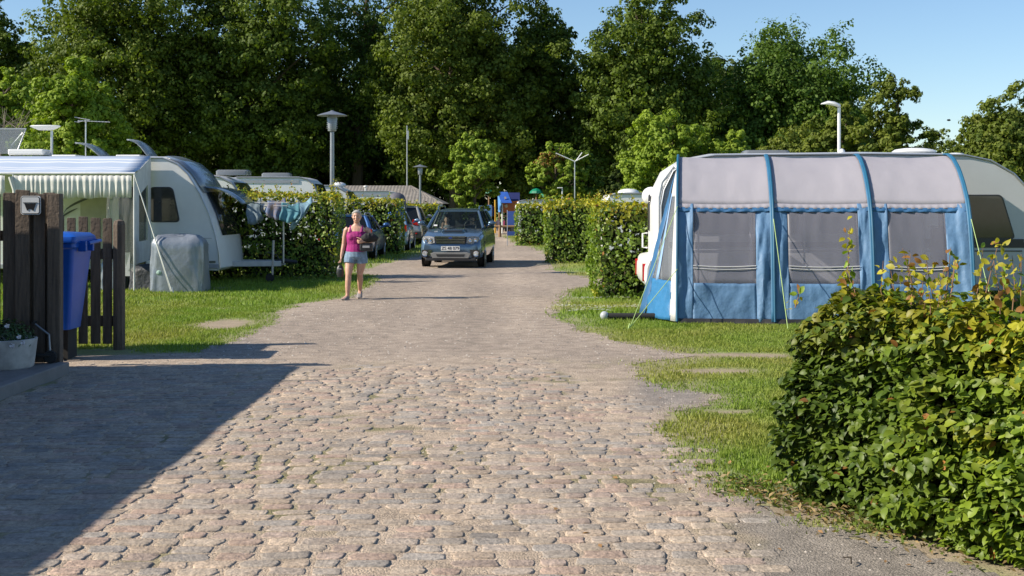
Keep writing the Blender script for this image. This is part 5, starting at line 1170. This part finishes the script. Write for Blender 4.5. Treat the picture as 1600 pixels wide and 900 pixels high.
def head(m, c, h=.225, turn=0, lean=0):
    """head with jaw, nose, brow, lips and ears; c = centre; faces -y"""
    cx, cy, cz = c; k = h / .225; rs = []
    for z, rx, ry, oy in ((-.108, .022, .030, -.045), (-.098, .042, .050, -.030), (-.075, .058, .070, -.014), (-.045, .067, .083, -.004), (-.01, .073, .092, 0), (.03, .077, .097, .004), (.065, .073, .092, .006), (.092, .055, .070, .008), (.108, .028, .036, .008)):
        rs.append(ell((cx, cy + oy * k, cz + z * k), rx * k, ry * k, 20))
    m.rings(rs)
    m.tube([(cx, cy - .085 * k, cz + .02 * k), (cx, cy - .102 * k, cz - .012 * k), (cx, cy - .112 * k, cz - .030 * k), (cx, cy - .088 * k, cz - .036 * k)], [.009 * k, .012 * k, .016 * k, .012 * k], 8)
    m.tube([(cx - .045 * k, cy - .074 * k, cz + .026 * k), (cx, cy - .090 * k, cz + .03 * k), (cx + .045 * k, cy - .074 * k, cz + .026 * k)], .011 * k, 8)
    m.tube([(cx - .022 * k, cy - .078 * k, cz - .062 * k), (cx, cy - .088 * k, cz - .062 * k), (cx + .022 * k, cy - .078 * k, cz - .062 * k)], .010 * k, 8)
    for sx in (-1, 1):
        m.tube([(cx + sx * .072 * k, cy + .004 * k, cz - .03 * k), (cx + sx * .082 * k, cy + .008 * k, cz), (cx + sx * .076 * k, cy + .004 * k, cz + .024 * k)], [.010 * k, .014 * k, .010 * k], 8)
        m.sphere((cx + sx * .040 * k, cy - .060 * k, cz - .025 * k), .028 * k, 10, 8)
eyem = mat('eye_dark', (.03, .02, .015), .3); lipm = mat('lip', (.40, .13, .10), .5); browm = mat('brow_grey', (.22, .17, .13), .8)
def face(t, c, k=1.0, glasses=False):
    cx, cy, cz = c
    for sx in (-1, 1):
        obj('eye', MB().sphere((cx + sx * .030 * k, cy - .083 * k, cz + .008 * k), .0105 * k, 10, 8, (1.35, .7, .7)), eyem, t, smooth=True)
        obj('eyebrow', MB().tube([(cx + sx * .016 * k, cy - .098 * k, cz + .033 * k), (cx + sx * .046 * k, cy - .084 * k, cz + .034 * k)], .004 * k, 6), browm, t)
    obj('lips', MB().tube([(cx - .022 * k, cy - .089 * k, cz - .061 * k), (cx, cy - .0985 * k, cz - .063 * k), (cx + .022 * k, cy - .089 * k, cz - .061 * k)], [.004 * k, .006 * k, .004 * k], 8), lipm, t)
def hair(t, c, m, k=1.0, long=.0, name='hair'):
    cx, cy, cz = c; o = MB(); rs = []
    for z, rx, ry, oy in ((-.075 - long, .060, .045, .058), (-.03, .080, .070, .040), (.015, .087, .084, .030), (.050, .087, .096, .016), (.080, .078, .092, .006), (.105, .056, .070, .006), (.124, .022, .030, .006)):
        rs.append(ell((cx, cy + oy * k, cz + z * k), rx * k, ry * k, 20))
    o.rings(rs)
    for sx in (-1, 1): o.sphere((cx + sx * .074 * k, cy - .012 * k, cz + .035 * k), .026 * k, 8, 6, (.7, 1.3, 1.5))
    for i in range(10): a = i / 9 * 2 - 1; o.sphere((cx + a * .065 * k, cy - (.070 - .035 * a * a) * k, cz + (.083 - .02 * a * a) * k), .023 * k, 8, 6)
    return remesh(obj(name, o, m, t, smooth=True), .007, 2)

WX, WY = (555 - 800) / 83.6, 1950 / 83.6
wmn = thing('person', 'woman in a magenta top and denim shorts walking towards the viewer with bags', 'person', (WX, WY, 0))
b = MB()
# torso
b.rings([ell((.015, .0, .79), .150, .105), ell((.02, 0, .84), .185, .120), ell((.02, 0, .93), .175, .120), ell((.02, 0, 1.03), .155, .112), ell((.022, -.005, 1.14), .165, .118), ell((.025, -.005, 1.24), .172, .115), ell((.025, .005, 1.33), .165, .090), ell((.028, .01, 1.375), .10, .066), ell((.03, .005, 1.41), .058, .055), ell((.03, -.002, 1.46), .052, .052)])
for sx in (-1, 1): b.sphere((.025 + sx * .072, -.085, 1.165), .070, 12, 9, (1, .8, .9))
head(b, (.03, -.012, 1.545), .228)
# legs: the left image side steps slightly forward
limb(b, [(-.085, .0, .80), (-.100, -.01, .70), (-.108, -.07, .56), (-.112, -.11, .46), (-.115, -.12, .36), (-.122, -.12, .24), (-.126, -.12, .12), (-.128, -.12, .07)], [.098, .093, .075, .056, .056, .050, .036, .038])
limb(b, [(.112, .0, .80), (.118, .01, .70), (.100, .02, .57), (.085, .03, .475), (.080, .10, .38), (.068, .19, .27), (.058, .26, .17), (.055, .27, .13)], [.098, .093, .075, .056, .056, .050, .036, .038])
for (fx, fy, tx_, up) in ((-.128, -.14, -.055, 0), (.055, .25, .01, .075)):
    b.rings([[(fx + tx_ * a + w_ * math.cos(2 * math.pi * k / 12), fy + .07 - .24 * a, h_ * (1 + math.sin(2 * math.pi * k / 12)) + .022 + up * (1 - a) ** .8) for k in range(12)] for a, w_, h_ in ((0, .026, .032), (.25, .034, .036), (.6, .042, .022), (.85, .044, .014), (1, .030, .010))])
# arms
limb(b, [(-.13, .01, 1.325), (-.165, .01, 1.29), (-.195, .02, 1.17), (-.215, .03, 1.03), (-.235, .01, .92), (-.255, -.015, .80)], [.052, .056, .047, .040, .036, .027])
hand(b, (-.257, -.018, .795), (-.06, -.10, -1), (.15, -1, .05), .7)
limb(b, [(.18, .01, 1.325), (.225, .02, 1.29), (.27, .04, 1.19), (.30, .03, 1.09), (.25, -.08, 1.085), (.175, -.165, 1.085)], [.052, .056, .047, .041, .036, .027])
hand(b, (.175, -.170, 1.085), (-1, -.30, -.03), (.0, -.2, 1), .8)
remesh(obj('body', b, skin, wmn, smooth=True), .0055, 3)
face(wmn, (.03, -.012, 1.545), 1.01)
hair(wmn, (.03, -.008, 1.548), hairg, 1.0)
# clothes
mag = mat('magenta_cotton', (.33, .012, .16), .8, var=.25, vscale=10, bump=.6, bscale=18, bdist=.015)
c = MB(); c.rings([ell((.02, 0, .885), .196, .142), ell((.02, 0, .95), .190, .138), ell((.02, 0, 1.03), .172, .128), ell((.022, -.006, 1.12), .183, .142), ell((.025, -.012, 1.18), .190, .152), ell((.025, -.004, 1.25), .180, .126), ell((.025, .004, 1.285), .150, .100)])
for sx in (-1, 1):
    c.sphere((.025 + sx * .072, -.092, 1.163), .078, 12, 9, (1, .8, .92))
    c.tube([(.025 + sx * .105, -.085, 1.25), (.025 + sx * .105, -.062, 1.31), (.025 + sx * .108, .0, 1.372), (.025 + sx * .105, .065, 1.32), (.025 + sx * .09, .09, 1.25)], [.036, .024, .018, .024, .040], 10)
remesh(obj('tank_top', c, mag, wmn, smooth=True), .0075, 2)
den = mat('denim_light', (.20, .29, .40), .85, var=.3, vscale=12, bump=.6, bscale=90, bdist=.006)
c = MB(); c.rings([ell((.018, 0, .745), .120, .115), ell((.018, 0, .80), .203, .143), ell((.02, 0, .885), .200, .142), ell((.02, 0, .925), .186, .132)])
limb(c, [(-.085, 0, .84), (-.098, -.008, .74), (-.106, -.02, .675)], [.106, .114, .112]); limb(c, [(.115, 0, .84), (.122, .008, .74), (.122, .012, .675)], [.106, .114, .112])
remesh(obj('shorts', c, den, wmn, smooth=True), .0075, 2)
shm = mat('shoe_grey', (.24, .22, .21), .6)
for (fx, fy, tx_, up) in ((-.128, -.14, -.055, 0), (.055, .25, .01, .075)):
    o = MB(); o.rings([[(fx + tx_ * a + w_ * math.cos(2 * math.pi * k / 12), fy + .082 - .262 * a, h_ * (1 + math.sin(2 * math.pi * k / 12)) + .004 + up * (1 - a) ** .8) for k in range(12)] for a, w_, h_ in ((0, .036, .036), (.25, .044, .042), (.5, .052, .034), (.8, .054, .024), (1, .036, .017))])
    obj('shoe', o, shm, wmn, smooth=True)
    so = MB(); so.rings([[(fx + tx_ * a + w_ * q[0], fy + .082 - .262 * a, q[1] + up * (1 - a) ** .8) for q in ((-1, 0), (1, 0), (1, .016), (-1, .016))] for a, w_ in ((0, .03), (.3, .04), (.6, .048), (.85, .048), (1, .03))]); obj('sole', so, mat('sole_pale', (.5, .42, .36), .8), wmn)
# what she carries
blkl = mat('black_leather', (.018, .018, .02), .4, bump=.5, bscale=20, bdist=.01)
hb = thing('handbag', 'small black bag hanging from the right hand of the walking woman', 'bag', (WX - .275, WY - .04, .62))
obj('bag_body', MB().rings([ell((0, 0, -.20), .055, .05), ell((0, 0, -.12), .075, .06), ell((.0, 0, -.02), .062, .045), ell((0, 0, .02), .03, .02)]), blkl, hb, smooth=True)
obj('strap', MB().tube([(-.03, 0, 0), (-.015, 0, .09), (.0, -.01, .125), (.015, 0, .09), (.03, 0, 0)], .007, 6), blkl, hb)
obj('label_band', MB().tube([(-.03, -.045, -.045), (.03, -.045, -.05)], .008, 6), alu, hb)
bu = thing('black_jacket', 'black rolled jacket held under the left arm of the walking woman', 'jacket', (WX + .275, WY - .10, 1.13))
o = MB().tube([(-.13, -.02, .0), (-.05, -.05, .03), (.05, -.03, .03), (.14, .02, .0)], [.055, .085, .09, .05], 14); o.tube([(-.10, -.05, .04), (.0, -.08, .07), (.12, -.02, .03)], [.03, .045, .03], 10)
obj('body', o, mat('black_cloth', (.015, .015, .017), .85, bump=.8, bscale=14, bdist=.02), bu, smooth=True)
bg_ = thing('dark_bag', 'dark bag with grey printing carried below the rolled jacket at the hip of the woman', 'bag', (WX + .225, WY - .13, .98))
obj('bag_body', MB().rings([[(p[0] * s_, y, p[1] * s_ * 1) for p in rrect(.24, .15, .03, 4)] for y, s_ in ((-.06, .85), (-.045, 1), (.04, 1), (.055, .85))]), blkl, bg_, smooth=True)
obj('print', MB().box((.0, -.064, .01), (.13, .004, .04)), mat('grey_print', (.35, .35, .36), .6), bg_)

# people in the SUV and children at the playground
def figure(label, loc, rz, shirt, hairm, sit=False, h=1.7, wave=False, trousers=None, k=1.0, group=None):
    t = thing('person', label, 'person', loc, rz, group); b = MB(); z0 = .45 * k if sit else .80 * k   # seat / hip height
    H = lambda z: z0 + (z) * k
    b.rings([ell((0, 0, H(-.05)), .15 * k, .11 * k), ell((0, 0, H(.1)), .165 * k, .115 * k), ell((0, 0, H(.3)), .17 * k, .115 * k), ell((0, 0, H(.48)), .18 * k, .10 * k), ell((0, 0, H(.54)), .10 * k, .07 * k), ell((0, 0, H(.64)), .052 * k, .052 * k)])
    hc = (0, -.015 * k, H(.72)); head(b, hc, .225 * k)
    if sit:
        for sx in (-1, 1): limb(b, [(sx * .09 * k, 0, H(.02)), (sx * .11 * k, -.42 * k, H(.06)), (sx * .11 * k, -.46 * k, H(-.35))], [.09 * k, .065 * k, .045 * k])
    else:
        for sx in (-1, 1): limb(b, [(sx * .09 * k, 0, H(0)), (sx * .10 * k, -.01 * k, .45 * k), (sx * .10 * k, .01 * k, .06 * k)], [.09 * k, .06 * k, .04 * k]); b.sphere((sx * .10 * k, -.05 * k, .035 * k), .05 * k, 10, 6, (.8, 1.9, .7))
    for sx in (-1, 1):
        if wave and sx == -1: limb(b, [(sx * .17 * k, 0, H(.48)), (sx * .27 * k, -.06 * k, H(.30)), (sx * .10 * k, -.30 * k, H(.50))], [.05 * k, .042 * k, .028 * k]); hand(b, (sx * .10 * k, -.30 * k, H(.50)), (.1, -.15, 1), (1, 0, 0), .15, k)
        else:
            e = (sx * .23 * k, -.05 * k, H(.22)); w = (sx * .16 * k, -.30 * k, H(.20)) if sit else (sx * .24 * k, -.08 * k, H(0)); limb(b, [(sx * .17 * k, 0, H(.48)), e, w], [.05 * k, .042 * k, .028 * k]); hand(b, w, (0, -1, .05) if sit else (0, -.1, -1), (-sx, 0, .1), .6, k)
    remesh(obj('body', b, skin, t, smooth=True), .009 * k, 2); face(t, hc, k); hair(t, hc, hairm, k)
    c = MB(); c.rings([ell((0, 0, H(-.02)), .168 * k, .128 * k), ell((0, 0, H(.1)), .18 * k, .13 * k), ell((0, 0, H(.3)), .185 * k, .13 * k), ell((0, 0, H(.48)), .19 * k, .112 * k), ell((0, 0, H(.55)), .10 * k, .08 * k)])
    for sx in (-1, 1): limb(c, [(sx * .16 * k, 0, H(.48)), (sx * .215 * k, -.03 * k, H(.36))], [.062 * k, .060 * k])
    remesh(obj('shirt', c, shirt, t, smooth=True), .010 * k, 2)
    if trousers:
        c = MB()
        for sx in (-1, 1):
            if sit: limb(c, [(sx * .09 * k, 0, H(.02)), (sx * .11 * k, -.42 * k, H(.06)), (sx * .11 * k, -.46 * k, H(-.2))], [.105 * k, .08 * k, .06 * k])
            else: limb(c, [(sx * .09 * k, 0, H(0)), (sx * .10 * k, 0, .5 * k), (sx * .10 * k, 0, .2 * k)], [.105 * k, .08 * k, .06 * k])
        remesh(obj('trousers', c, trousers, t, smooth=True), .012 * k, 2)
    return t
hairb = mat('hair_brown', (.05, .03, .018), .6); dkshirt = mat('dark_shirt', (.05, .05, .07), .8); grs = mat('grey_shirt', (.25, .25, .27), .8)
def incar(x, y, z):
    a = R(-4.0); return (SUV[0] + x * math.cos(a) - y * math.sin(a), SUV[1] + x * math.sin(a) + y * math.cos(a), z)
figure('driver of the approaching SUV in dark clothes behind the windscreen', incar(.37, 2.2, .20), R(-4), dkshirt, hairb, sit=True, k=.95, trousers=dkshirt)
figure('front passenger of the approaching SUV raising a hand', incar(-.37, 2.2, .20), R(-4), grs, hairb, sit=True, k=.95, wave=True, trousers=dkshirt)
PY = 75.0
def pp(px): return (px - 800) / 1950 * PY
figure('child in a bright green shirt at the playground below the orange panel', (pp(795), 73.5, .12), 0, mat('green_shirt', (.13, .42, .04), .8), hairb, k=.62, trousers=dkshirt)
figure('small child in a pale pink top at the playground behind the wooden rail', (pp(779), 72.5, .1), R(30), mat('pink_shirt', (.62, .42, .45), .8), hairb, k=.52, trousers=mat('pale_trousers', (.5, .45, .45), .8))
figure('child in a dark pink shirt between the green shirted child and the slide post', (pp(788), 74.6, .08), R(-20), mat('dark_pink_shirt', (.40, .06, .18), .8), hairb, k=.5, trousers=dkshirt)
# ================================================================== lamps, poles, far caravans, building, playground
lampm = mat('lamp_metal', (.30, .32, .34), .4, .6)
def lamp(label, px, ybase, Y, top):
    s = 1950 / Y; h = CAM_H + (317 - top) / s; x = (px - 800) / s; k = 1.0
    t = thing('street_lamp', label, 'street lamp', (x, Y, 0), 0, 'disc topped lamps along the road')
    obj('post', MB().tube([(0, 0, -.05), (0, 0, h - .50)], [.060, .050], 14), lampm, t, smooth=True)
    obj('collar', MB().lathe([(.05, h - .52), (.105, h - .50), (.11, h - .46), (.04, h - .44)], n=20), lampm, t, smooth=True)
    hd_ = obj('lantern', MB().lathe([(.10, h - .46), (.125, h - .14), (.115, h - .12)], n=20, cap=False), mat('lantern_grey', (.38, .40, .42), .3, .3), t, smooth=True)
    for i in range(6): obj('louvre', MB().lathe([(.112 + .002 * i, h - .43 + i * .045), (.135, h - .435 + i * .045), (.134, h - .425 + i * .045)], n=20, cap=False), lampm, hd_)
    obj('lamp_shade', MB().lathe([(.37, h - .125), (.375, h - .115), (.30, h - .085), (.13, h - .035), (.05, h - .01), (.03, h + .01), (.001, h + .015)], n=32), lampm, t, smooth=True)
    return t
lamp('tall grey street lamp with disc shade behind the left hedge, near the clothes airer', 519, 0, 30.9, 173)
lamp('farther grey street lamp with disc shade in front of the corrugated roof', 656.5, 0, 62.5, 257)
fpz = thing('slim_pole', 'thin bare metal pole rising behind the corrugated roof', 'pole', ((636 - 800) / 1950 * 72, 72, 0))
hpz = CAM_H + (317 - 196) / (1950 / 72); obj('pole', MB().tube([(0, 0, 0), (0, 0, hpz)], [.05, .03], 8), alu, fpz); obj('top_fitting', MB().box((.05, 0, hpz - .55), (.1, .06, .5)), alu, fpz)

# low building with corrugated roof
YH = 66.0; sH = 1950 / YH
def hx_(px): return (px - 800) / sH
hz_ = lambda py: CAM_H + (317 - py) / sH
hs = thing('low_building', 'long low building with a grey corrugated roof behind the left hedges', 'building', (hx_(550), YH, 0))
x0, x1 = hx_(400) - hx_(550), hx_(694) - hx_(550)
def corr(n, x0, x1, p):
    V, rows = [], []
    for i in range(n + 1):
        a = i / n; x = x0 + (x1 - x0) * a; rows.append(p(x, .009 * math.sin(a * n * math.pi / 2)))
    return rows
ez, rz2 = hz_(318), hz_(289); hip = 1.95
G = corr(int((x1 - x0) / .045), x0, x1, lambda x, c: [(min(x, x1 - (hip * b_ if x > x1 - hip * b_ else 0)), -.5 + 3.0 * b_, ez + (rz2 - ez) * b_ + c) for b_ in (0, .33, .66, 1)])
eter = mat('fibre_cement', (.22, .20, .175), .9, var=.25, vscale=3, bump=.4)
obj('roof', MB().grid(G), eter, hs, solid=.02)
obj('roof', MB().add([(x1, -.5, ez - .01), (x1, 5.5, ez - .01), (x1 - hip, 2.5, rz2 - .01)], [(0, 1, 2)]).add([(x0, 5.5, ez), (x1, 5.5, ez), (x1 - hip, 2.5, rz2), (x0, 2.5, rz2)], [(0, 1, 2, 3)]), eter, hs, solid=.02)
obj('wall', MB().box(((x0 + x1) / 2 - .2, 2.5, ez / 2 - .03), (x1 - x0 - .8, 5.0, ez - .06)), mat('white_render', (.55, .53, .48), .8), hs)
obj('fascia', MB().box(((x0 + x1) / 2, -.42, ez - .09), (x1 - x0 - .1, .03, .12)), mat('white_boards', (.6, .6, .58), .6), hs)
for px in (470, 600, 668): obj('window', MB().box((hx_(px) - hx_(550), -.02, 1.2), (.9, .04, .7)), cdk, hs)
obj('roof_vent', MB().lathe([(.05, rz2 - .45), (.05, rz2 - .1), (.11, rz2 - .08), (.10, rz2 - .02), (.01, rz2)], (hx_(567) - hx_(550), 1.2, 0), 10), platem, hs)
obj('corner_post', MB().box((x1 - .25, -.3, ez / 2 - .03), (.10, .10, ez)), MAT['white_boards'], hs)

# far caravans seen above the hedges
def far_caravan(label, px0, px1, top, Y, front_right=True, dark=.0, dome=None, vent=None, bow=.55, group='caravans seen over the hedges'):
    s = 1950 / Y; w = (px1 - px0) / s; h = CAM_H + (317 - top) / s; t = thing('far_caravan', label, 'caravan', ((px0 - 800) / s, Y, 0), 0, group)
    P = [(0, .35), (0, h - .30), (.15, h - .06), (.4, h)]; P += [(w - bow * 1.5, h), (w - bow, h - .06), (w - bow * .55, h - .24), (w - bow * .2, h - .62), (w - .02, h - 1.1), (w, .6), (w - .1, .35)]
    obj('body', MB().rings(car_body(P, 2.2, [(0, 0)] * len(P))), cw, t, smooth=True, bevel=.03)
    obj('roof_edge', MB().tube([(p[0], -.01, p[1] - .02) for p in P[2:9]], .03, 6), mat('rail_grey', (.28, .30, .33), .4, .3), t)
    if dark:
        obj('roof_band', MB().box((w / 2 - bow * .5, -.012, h - .16), (w - bow * 2.0, .015, .10)), cdk if dark > .5 else cgr, t)
    side_window(t, w * .15, w * .40, 1.3, min(1.85, h - .45), m=ac); side_window(t, w * .55, w * .72, 1.3, min(1.85, h - .45), m=ac)
    fw = MB().grid([[(P[i][0] + .02, y, P[i][1] + .01) for y in (.2, .8, 1.4, 2.0)] for i in (6, 7, 8)]); obj('front_window', fw, ac, t, solid=.015)
    if vent is not None: obj('roof_vent', MB().rings([[(p[0] * k_ + (vent - px0) / s, p[1] * k_ + 1.1, z) for p in rrect(.95, .6, .08, 3)] for k_, z in ((1, h), (1, h + .11), (.9, h + .15), (.2, h + .16))]), MAT['vent_grey'], t, smooth=True)
    if dome is not None: obj('roof_dome', MB().sphere(((dome - px0) / s, 1.0, h + .02), .32, 14, 8, (1, 1, .35)), cw, t, smooth=True)
    for x in (w * .42, w * .58): obj('wheel', MB().lathe([(.05, -.09), (.31, -.09), (.33, 0), (.31, .09), (.05, .09)], (x, .12, .33), 18, 'y'), rub, t)
    return t
far_caravan('white caravan with a dark front just above the opened window flap', 290, 386, 272, 36, vent=352, bow=.8)
far_caravan('long white caravan with a blue grey edge and box vent over the left hedge', 352, 503, 276, 41, dark=.3, vent=423, bow=.5)
far_caravan('white caravan right of the lamp post, partly below the corrugated roof', 470, 556, 289, 47, dome=522, bow=.7)
far_caravan('low pale caravan farthest right in front of the corrugated roof', 520, 628, 298, 53, dark=.3, bow=.4)
gc_ = thing('covered_trailer', 'rounded dark grey covered load beside the low pale caravan', 'covered load', ((620 - 800) / 1950 * 50, 50, 0))
obj('cover', MB().lathe([(.36, .1), (.38, 1.7), (.36, 1.95), (.28, 2.12), (.15, 2.2), (.001, 2.23)], n=22), mat('grey_cover', (.10, .10, .12), .7, bump=.6, bscale=8, bdist=.03), gc_, smooth=True)
far_caravan('white rounded caravan beyond the farthest right hedge beside the playground', 805, 905, 312, 60, bow=.4)
far_caravan('pale caravan roof above the hedge left of the right caravan', 944, 1075, 301, 36, dome=987, bow=.9)
for o in [o for o in bpy.data.objects if o.name.startswith('far_caravan')]:
    pass
fca = bpy.data.objects['far_caravan.005']
# aerials behind the right hedge
an = thing('television_aerial', 'V shaped television aerial on a thin mast above the right hedges', 'aerial', ((898 - 800) / 1950 * 50, 50, 0))
def az(py): return CAM_H + (317 - py) / 39.
obj('mast', MB().tube([(0, 0, 0), (0, 0, az(252))], .022, 8), alu, an)
m_ = MB()
m_.tube([(0, 0, az(252)), (-.76, 0, az(239))], .022, 6); m_.tube([(0, 0, az(252)), (.56, .0, az(241))], .022, 6); m_.tube([(.05, .02, az(251)), (.30, .1, az(238))], .02, 6)
for i in range(7): a = .35 + i * .1; m_.tube([(-.76 * a, -.12, az(252 - 13 * a)), (-.76 * a, .12, az(252 - 13 * a))], .008, 5); m_.tube([(.56 * a, -.12, az(252 - 11 * a)), (.56 * a, .12, az(252 - 11 * a))], .008, 5)
obj('arms', m_, cw, an)
a2 = thing('small_antenna', 'small white antenna with a flat head just below the V shaped aerial', 'aerial', ((878.5 - 800) / 1950 * 55, 55, 0)); zz = CAM_H + (317 - 294) / (1950 / 55)
obj('mast', MB().tube([(0, 0, 0), (0, 0, zz)], .025, 8), cw, a2); obj('head', MB().box((-.10, 0, zz + .02), (.24, .16, .04)), cw, a2, bevel=.01)

# playground
S7 = 1950 / PY
pz = lambda py: CAM_H + (317 - py) / S7
bluep = mat('play_blue', (.035, .13, .55), .45); dbl = mat('play_dark_blue', (.02, .03, .14), .5); orp = mat('play_orange', (.50, .13, .025), .5); lbl = mat('play_light_blue', (.10, .28, .62), .5); yel_ = mat('play_yellow', (.62, .36, .04), .5)
wdp = mat('pine_post', (.28, .17, .09), .7)
pt = thing('play_tower', 'playground tower with a blue pitched roof and orange wall panel', 'play tower', (pp(797), PY, 0))
P0 = pp(797)
def bx(px): return pp(px) - P0
obj('roof', MB().add([(bx(777), -.6, pz(300)), (bx(793), -.6, pz(300)), (bx(800), -1.0, pz(317)), (bx(784), -1.0, pz(317))], [(0, 1, 2, 3)]), bluep, pt, solid=.04)
obj('roof', MB().add([(bx(778), -.62, pz(300)), (bx(784), -1.02, pz(317)), (bx(782), -.9, pz(331)), (bx(779), -.6, pz(331))], [(0, 1, 2, 3)]), lbl, pt, solid=.03)
obj('roof', MB().add([(bx(794), -.2, pz(301)), (bx(812), -.2, pz(301)), (bx(812), -.5, pz(314)), (bx(800), -.5, pz(314))], [(0, 1, 2, 3)]), dbl, pt, solid=.04)
obj('wall_panel', MB().box(((bx(786) + bx(812)) / 2, -.7, (pz(314) + pz(332)) / 2), (bx(812) - bx(786), .05, pz(314) - pz(332))), orp, pt)
obj('round_window', MB().lathe([(.01, -.03), (.09, -.03), (.11, 0)], (bx(791), -.74, pz(321.5)), 14, 'y'), mat('play_cream', (.6, .5, .35), .5), pt)
obj('flower_motif', MB().prism([(bx(789.5) + .09 * (1 if k % 2 else .5) * math.cos(k * math.pi / 5), pz(309) + .10 * (1 if k % 2 else .5) * math.sin(k * math.pi / 5)) for k in range(10)], -.93, -.90), mat('play_cream', (.6, .5, .35), .5), pt)
for px in (785, 811): obj('post', MB().tube([(bx(px), -.7, 0), (bx(px), -.7, pz(314))], .05, 8), wdp if px > 800 else cw, pt)
for px in (780, 806): obj('post', MB().tube([(bx(px), .6, 0), (bx(px), .6, pz(305))], .05, 8), wdp, pt)
obj('floor', MB().box((bx(797), 0, 1.0), (1.1, 1.4, .08)), wdp, pt)
obj('net', MB().box((bx(800), -.62, .55), (bx(811) - bx(788), .03, .9)), mat('dark_net', (.05, .055, .06), .8), pt)
for px in (774, 767.5): obj('post', MB().tube([(bx(px), -.5, 0), (bx(px), -.5, pz(312 if px > 770 else 320))], .055, 8), yel_, pt)
obj('blue_panel', MB().box((bx(765), -.55, (pz(320) + pz(338)) / 2), (.28, .05, pz(320) - pz(338))), lbl, pt)
obj('dark_panel', MB().box((bx(772), -.4, (pz(322) + pz(337)) / 2), (.24, .05, pz(322) - pz(337))), dbl, pt)
grn = mat('parasol_green', (.0, .20, .11), .5)
for lab, px, py, Y, w in (('green playground parasol left of the play tower', 764, 294, PY, .38), ('green playground parasol above the far white caravan', 838, 294, PY, .42), ('smaller green playground parasol farthest right', 852, 300, PY + 2, .36)):
    s = 1950 / Y; h = CAM_H + (317 - py) / s; t = thing('play_parasol', lab, 'parasol', ((px - 800) / s, Y, 0), 0, 'green parasols at the playground')
    obj('pole', MB().tube([(0, 0, 0), (0, 0, h - .1)], .05, 8), wdp, t)
    cnp = MB(); n = 8; ring = [[(w * r_ * math.cos(2 * math.pi * k / 16) * (1 if k % 2 == 0 else .93), w * r_ * math.sin(2 * math.pi * k / 16) * (1 if k % 2 == 0 else .93), h - d_) for k in range(16)] for r_, d_ in ((.04, 0), (.5, .06), (.85, .17), (1.0, .30))]
    cnp.rings(ring, cap=False); obj('canopy', cnp, grn, t, solid=.01)
# low timber rail
rf2 = thing('timber_rail', 'low round timber rail fence in front of the playground', 'fence', (pp(785), 66, 0)); S66 = 1950 / 66.
def b6(px): return (px - 800) / S66 - pp(785)
for px in (781, 812, 845, 752, 722): obj('post', MB().tube([(b6(px), 0, -.1), (b6(px), 0, .64)], .085, 10), wdp, rf2)
obj('rail', MB().tube([(b6(700), 0, .56), (b6(860), 0, .56)], .06, 8), wdp, rf2)
# blue folding chair by the far hedge
ch = thing('folding_chair', 'blue folding chair standing at the corner of the farthest right hedge', 'chair', (.02, 53.2, 0)); cb = mat('chair_blue', (.03, .08, .32), .7)
obj('backrest', MB().box((0, .18, 1.15), (.42, .03, .60), rx=R(-8)), cb, ch); obj('seat', MB().box((0, -.05, .50), (.44, .44, .16)), cb, ch)
for sx in (-.22, .22):
    obj('leg', MB().tube([(sx, -.28, 0), (sx, .12, .75), (sx, .24, 1.5)], .016, 6), alu, ch); obj('leg', MB().tube([(sx, .28, 0), (sx, -.22, .62)], .016, 6), alu, ch)
# a bird high over the caravan
bd_ = thing('bird', 'tiny dark bird flying in the clear sky at the right', 'bird', at(1482.5, 187.5, 60)); obj('body', MB().sphere((0, 0, 0), .06, 8, 6, (1.6, 1, .8)).add([(-.02, -.16, .05), (.03, 0, .01), (-.05, 0, .01)], [(0, 1, 2)]).add([(-.02, .16, .06), (.03, 0, .01), (-.05, 0, .01)], [(0, 1, 2)]), cdk, bd_)
